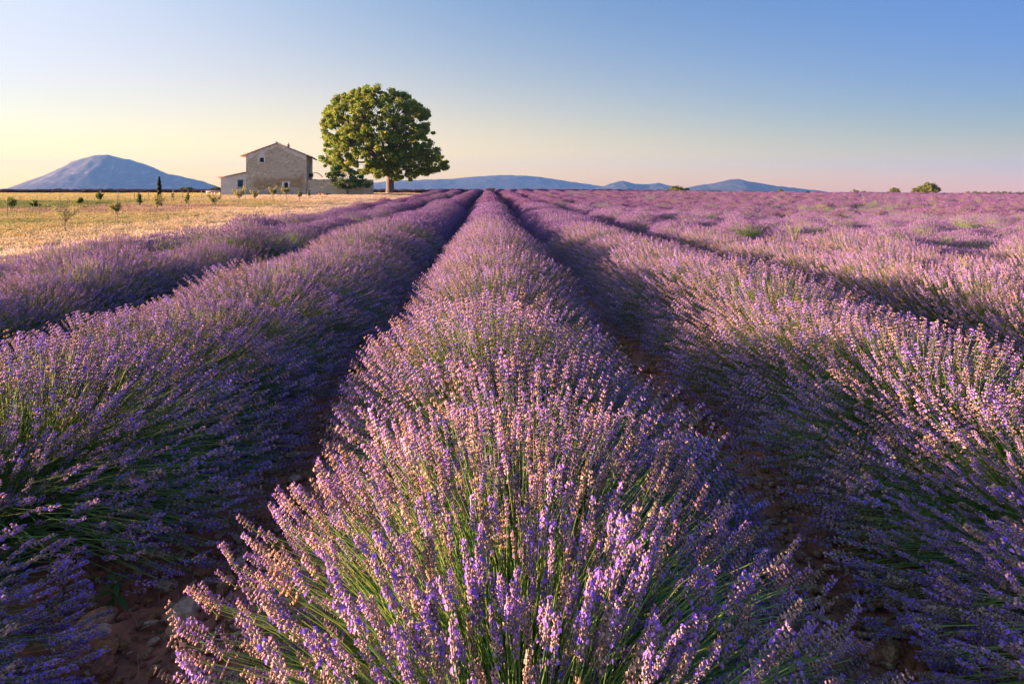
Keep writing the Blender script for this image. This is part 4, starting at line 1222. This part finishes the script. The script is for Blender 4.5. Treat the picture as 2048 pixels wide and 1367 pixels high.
for px, py, w_, k, lab in ((198, 1252, 54, 4, 'domed tan stone on red soil below the seedling, bottom left'), (210, 1312, 43, 1, 'smooth ochre egg-shaped stone near the bottom left corner'),
        (368, 1230, 60, 2, 'long pale flat stone left of the big front bush'), (366, 1262, 50, 8, 'broad tan stone just below the long pale one'), (182, 1290, 58, 6, 'flat half-buried stone behind the ochre egg-shaped stone'),
        (204, 1340, 42, 3, 'reddish stone below the ochre egg-shaped stone'), (414, 1236, 26, 7, 'small red stone at the right tip of the long pale one'), (412, 1268, 40, 11, 'dark red clod beside the broad tan stone'),
        (330, 1180, 30, 10, 'pale stone under the drooping flower stems above the long pale one'), (268, 1240, 20, 6, 'little grey stone between the domed tan stone and the long pale one'),
        (1524, 1155, 34, 2, 'pale stone in the right furrow beside the front bush'), (1591, 1150, 38, 3, 'reddish block of stone right of the pale one in the right furrow'), (1705, 1294, 30, 0, 'rounded tan stone low in the right furrow'),
        (1742, 1320, 44, 7, 'red stone at the bottom of the right furrow'), (1777, 1329, 22, 10, 'small pale stone in the bottom right furrow corner'), (1648, 1215, 24, 5, 'ochre stone halfway down the right furrow'), (1620, 1180, 26, 8, 'tan stone above the ochre one in the right furrow')):
    put_stone(px, py, w_, k, lab, None, (px * 1.7) % 6)
rs = np.random.default_rng(31)
for side, nm in ((-1, 'left'), (1, 'right')):
    for k in range(110):
        y = 1.2 + 7 * rs.random() ** 1.3; x = side * (ROW / 2) + rs.normal(0, .10)
        r = rs.uniform(.010, .028) * (1 if rs.random() < .85 else 1.5)
        o = link('stone', SMESH[rs.integers(0, 12)]); o.scale = (r * rs.uniform(.8, 1.3), r, r); o.rotation_euler = (rs.normal(0, .2), rs.normal(0, .2), rs.uniform(0, 6.28))
        o.location = (x, y, float(ground_z(x, y)) + .012 + r * .2)
        tag(o, f'small stone or clod among many on the red soil of the {nm} furrow', 'stone', f'small stones in the {nm} furrow')
n = 16000
side = rs.integers(-3, 5, n) ; y = 1 + 45 * rs.random(n) ** 1.7; x = (side + .5) * ROW - 0 + rs.normal(0, .12, n)
near_ = rs.random(n) < .6; x[near_] = rs.choice([-1, 1], near_.sum()) * ROW / 2 + rs.normal(0, .16, near_.sum()); y[near_] = .9 + 10 * rs.random(near_.sum()) ** 1.4
z2 = rs.random(n) < .4
y[z2] = .9 + 2.2 * rs.random(z2.sum()); x[z2] = rs.choice([-1, 1], z2.sum()) * (.62 + .85 * rs.random(z2.sum()))
r = (.003 + .014 * rs.random(n) ** 2.2) * (1 + .05 * y)
o = gn_scatter('pebble', np.stack([x, y, ground_z(x, y) + .010], 1), rs.uniform(0, 6.28, (n, 3)) * np.array((.1, .1, 1)), np.stack([r, r, r], 1), rs.integers(0, 12, n), np.ones((n, 3)), SMESH)
tag(o, 'pebbles and crumbs of soil strewn along the furrows', 'pebbles')
# dry stalks lying on the soil
g = Geo()
for k in range(260):
    sdx = rs.choice([-1, 1]) * ROW / 2 + rs.normal(0, .15); y0_ = .95 + 5 * rs.random() ** 1.6; a = rs.uniform(0, 6.28); L = rs.uniform(.03, .14)
    pts = [(sdx + math.cos(a) * L * t - math.sin(a) * L * .3 * t * t, y0_ + math.sin(a) * L * t, float(ground_z(sdx, y0_)) + .022 + .012 * t) for t in (0, .5, 1)]
    g.tube(pts, .0011, 3, (.42, .30, .17), cap=False)
o = g.build('dry_stalk', M_GREEN); o['kind'] = 'stuff'; tag(o, 'dry straw stalks lying on the red furrow soil', 'stalks')

# ------------------------------------------------------------------ weeds
def leaf_blade(g, base, direc, L, w_, col, curl=.3):
    d_ = Vector(direc).normalized(); s_ = d_.cross(Vector((0, 0, 1))).normalized(); v = []
    for i in range(5):
        t = i / 4; c_ = Vector(base) + d_ * L * t + Vector((0, 0, -curl * L * t * t)); ww = w_ * math.sin(math.pi * (t * .85 + .12))
        v += [c_ - s_ * ww + Vector((0, 0, ww * .3)), c_, c_ + s_ * ww + Vector((0, 0, ww * .3))]
    f = []
    for i in range(4):
        for q in range(2): f.append((i * 3 + q, i * 3 + q + 1, i * 3 + q + 4, i * 3 + q + 3))
    g.add(v, f, col)
b = ground_at(226, 1222, .8, 4)
t = thing('weed_seedling', 'small green weed seedling with pointed leaves on the soil, bottom left', 'weed', b)
g = Geo(); g.tube([(0, 0, 0), (.004, 0, .04), (0, 0, .085)], [.003, .0025, .002], 6, (.2, .22, .06)); g.build('stem', M_GREEN, t)
for a, z, L, w_, el in ((.3, .085, .045, .010, .5), (2.4, .085, .045, .010, .4), (4.4, .08, .042, .010, .2), (5.5, .075, .05, .010, .1), (3.3, .05, .06, .012, .1), (-.5, .045, .07, .013, .0), (1.3, .06, .05, .01, .2), (4.9, .03, .05, .011, -.1)):
    g = Geo(); leaf_blade(g, (0, 0, z), (math.cos(a), math.sin(a), el), L, w_, (.075, .14, .035)); g.build('leaf', M_GREEN, t)

def tall_weed(label, px, py_top, Y, H, seed, fl, n, name='tall_weed'):
    rs = np.random.default_rng(seed); tp = at(px, py_top, Y)
    gz_ = float(ground_z(tp.x, Y)); t = thing(name, label, 'weed', (tp.x, Y, gz_))
    Ht = tp.z - gz_; g = Geo(); heads = []
    for k in range(n):
        a = rs.uniform(0, 6.28); sp = rs.uniform(.2, 1) * H * .45
        tip = Vector((sp * math.cos(a), sp * math.sin(a) * .7, Ht - rs.uniform(0, H * .6)))
        g.tube([(0, 0, Ht - H * 1.5), (tip.x * .35, tip.y * .35, Ht - H * .8), tip], [.004, .003, .002], 4, (.30, .36, .15), cap=False); heads.append(tip)
    g.tube([(0, 0, 0), (0, 0, Ht - H * .8)], [.006, .004], 5, (.30, .36, .15)); g.build('stem', M_GREEN, t)
    for h in heads:
        g2 = Geo()
        for q in range(10):
            d_ = Vector(rs.normal(0, 1, 3)); d_.z = abs(d_.z); d_.normalize(); s_ = d_.orthogonal().normalized() * .004
            g2.add([h - s_, h + s_, h + d_ * .014 + s_ * .6, h + d_ * .014 - s_ * .6], [(0, 1, 2, 3)], fl)
        g2.build('flower_head', M_GREEN, t)
tall_weed('tall pale yellow-flowered weed standing above the lavender right of centre', 1590, 436, 9.0, .36, 4, (.36, .36, .20), 20)
tall_weed('low yellow-flowered weed among the bushes near the right edge', 1925, 510, 6.0, .16, 5, (.42, .36, .08), 8)
tall_weed('small yellow-flowered weed left of the one near the right edge', 1905, 522, 6.2, .10, 6, (.42, .36, .08), 5)

# ------------------------------------------------------------------ air
ex = max(abs(gx[0]), gx[-1], abs(gy[0]), gy[-1]) + 60
g = Geo(); g.box((-ex, -ex, -52), (ex, ex, 242))
M_HAZE, n_, l_ = new_mat('haze'); n_.remove(n_['Principled BSDF'])
pv = n_.new('ShaderNodeVolumePrincipled'); pv.inputs['Color'].default_value = (.13, .36, .95, 1); pv.inputs['Density'].default_value = 1.25e-4; pv.inputs['Anisotropy'].default_value = .0
l_.new(pv.outputs[0], n_['Material Output'].inputs['Volume'])
hz_o = g.build('haze', M_HAZE, None, kind='stuff')
print('TRIS', sum(sum(len(p.vertices) - 2 for p in m.polygons) for m in bpy.data.meshes if m.users))
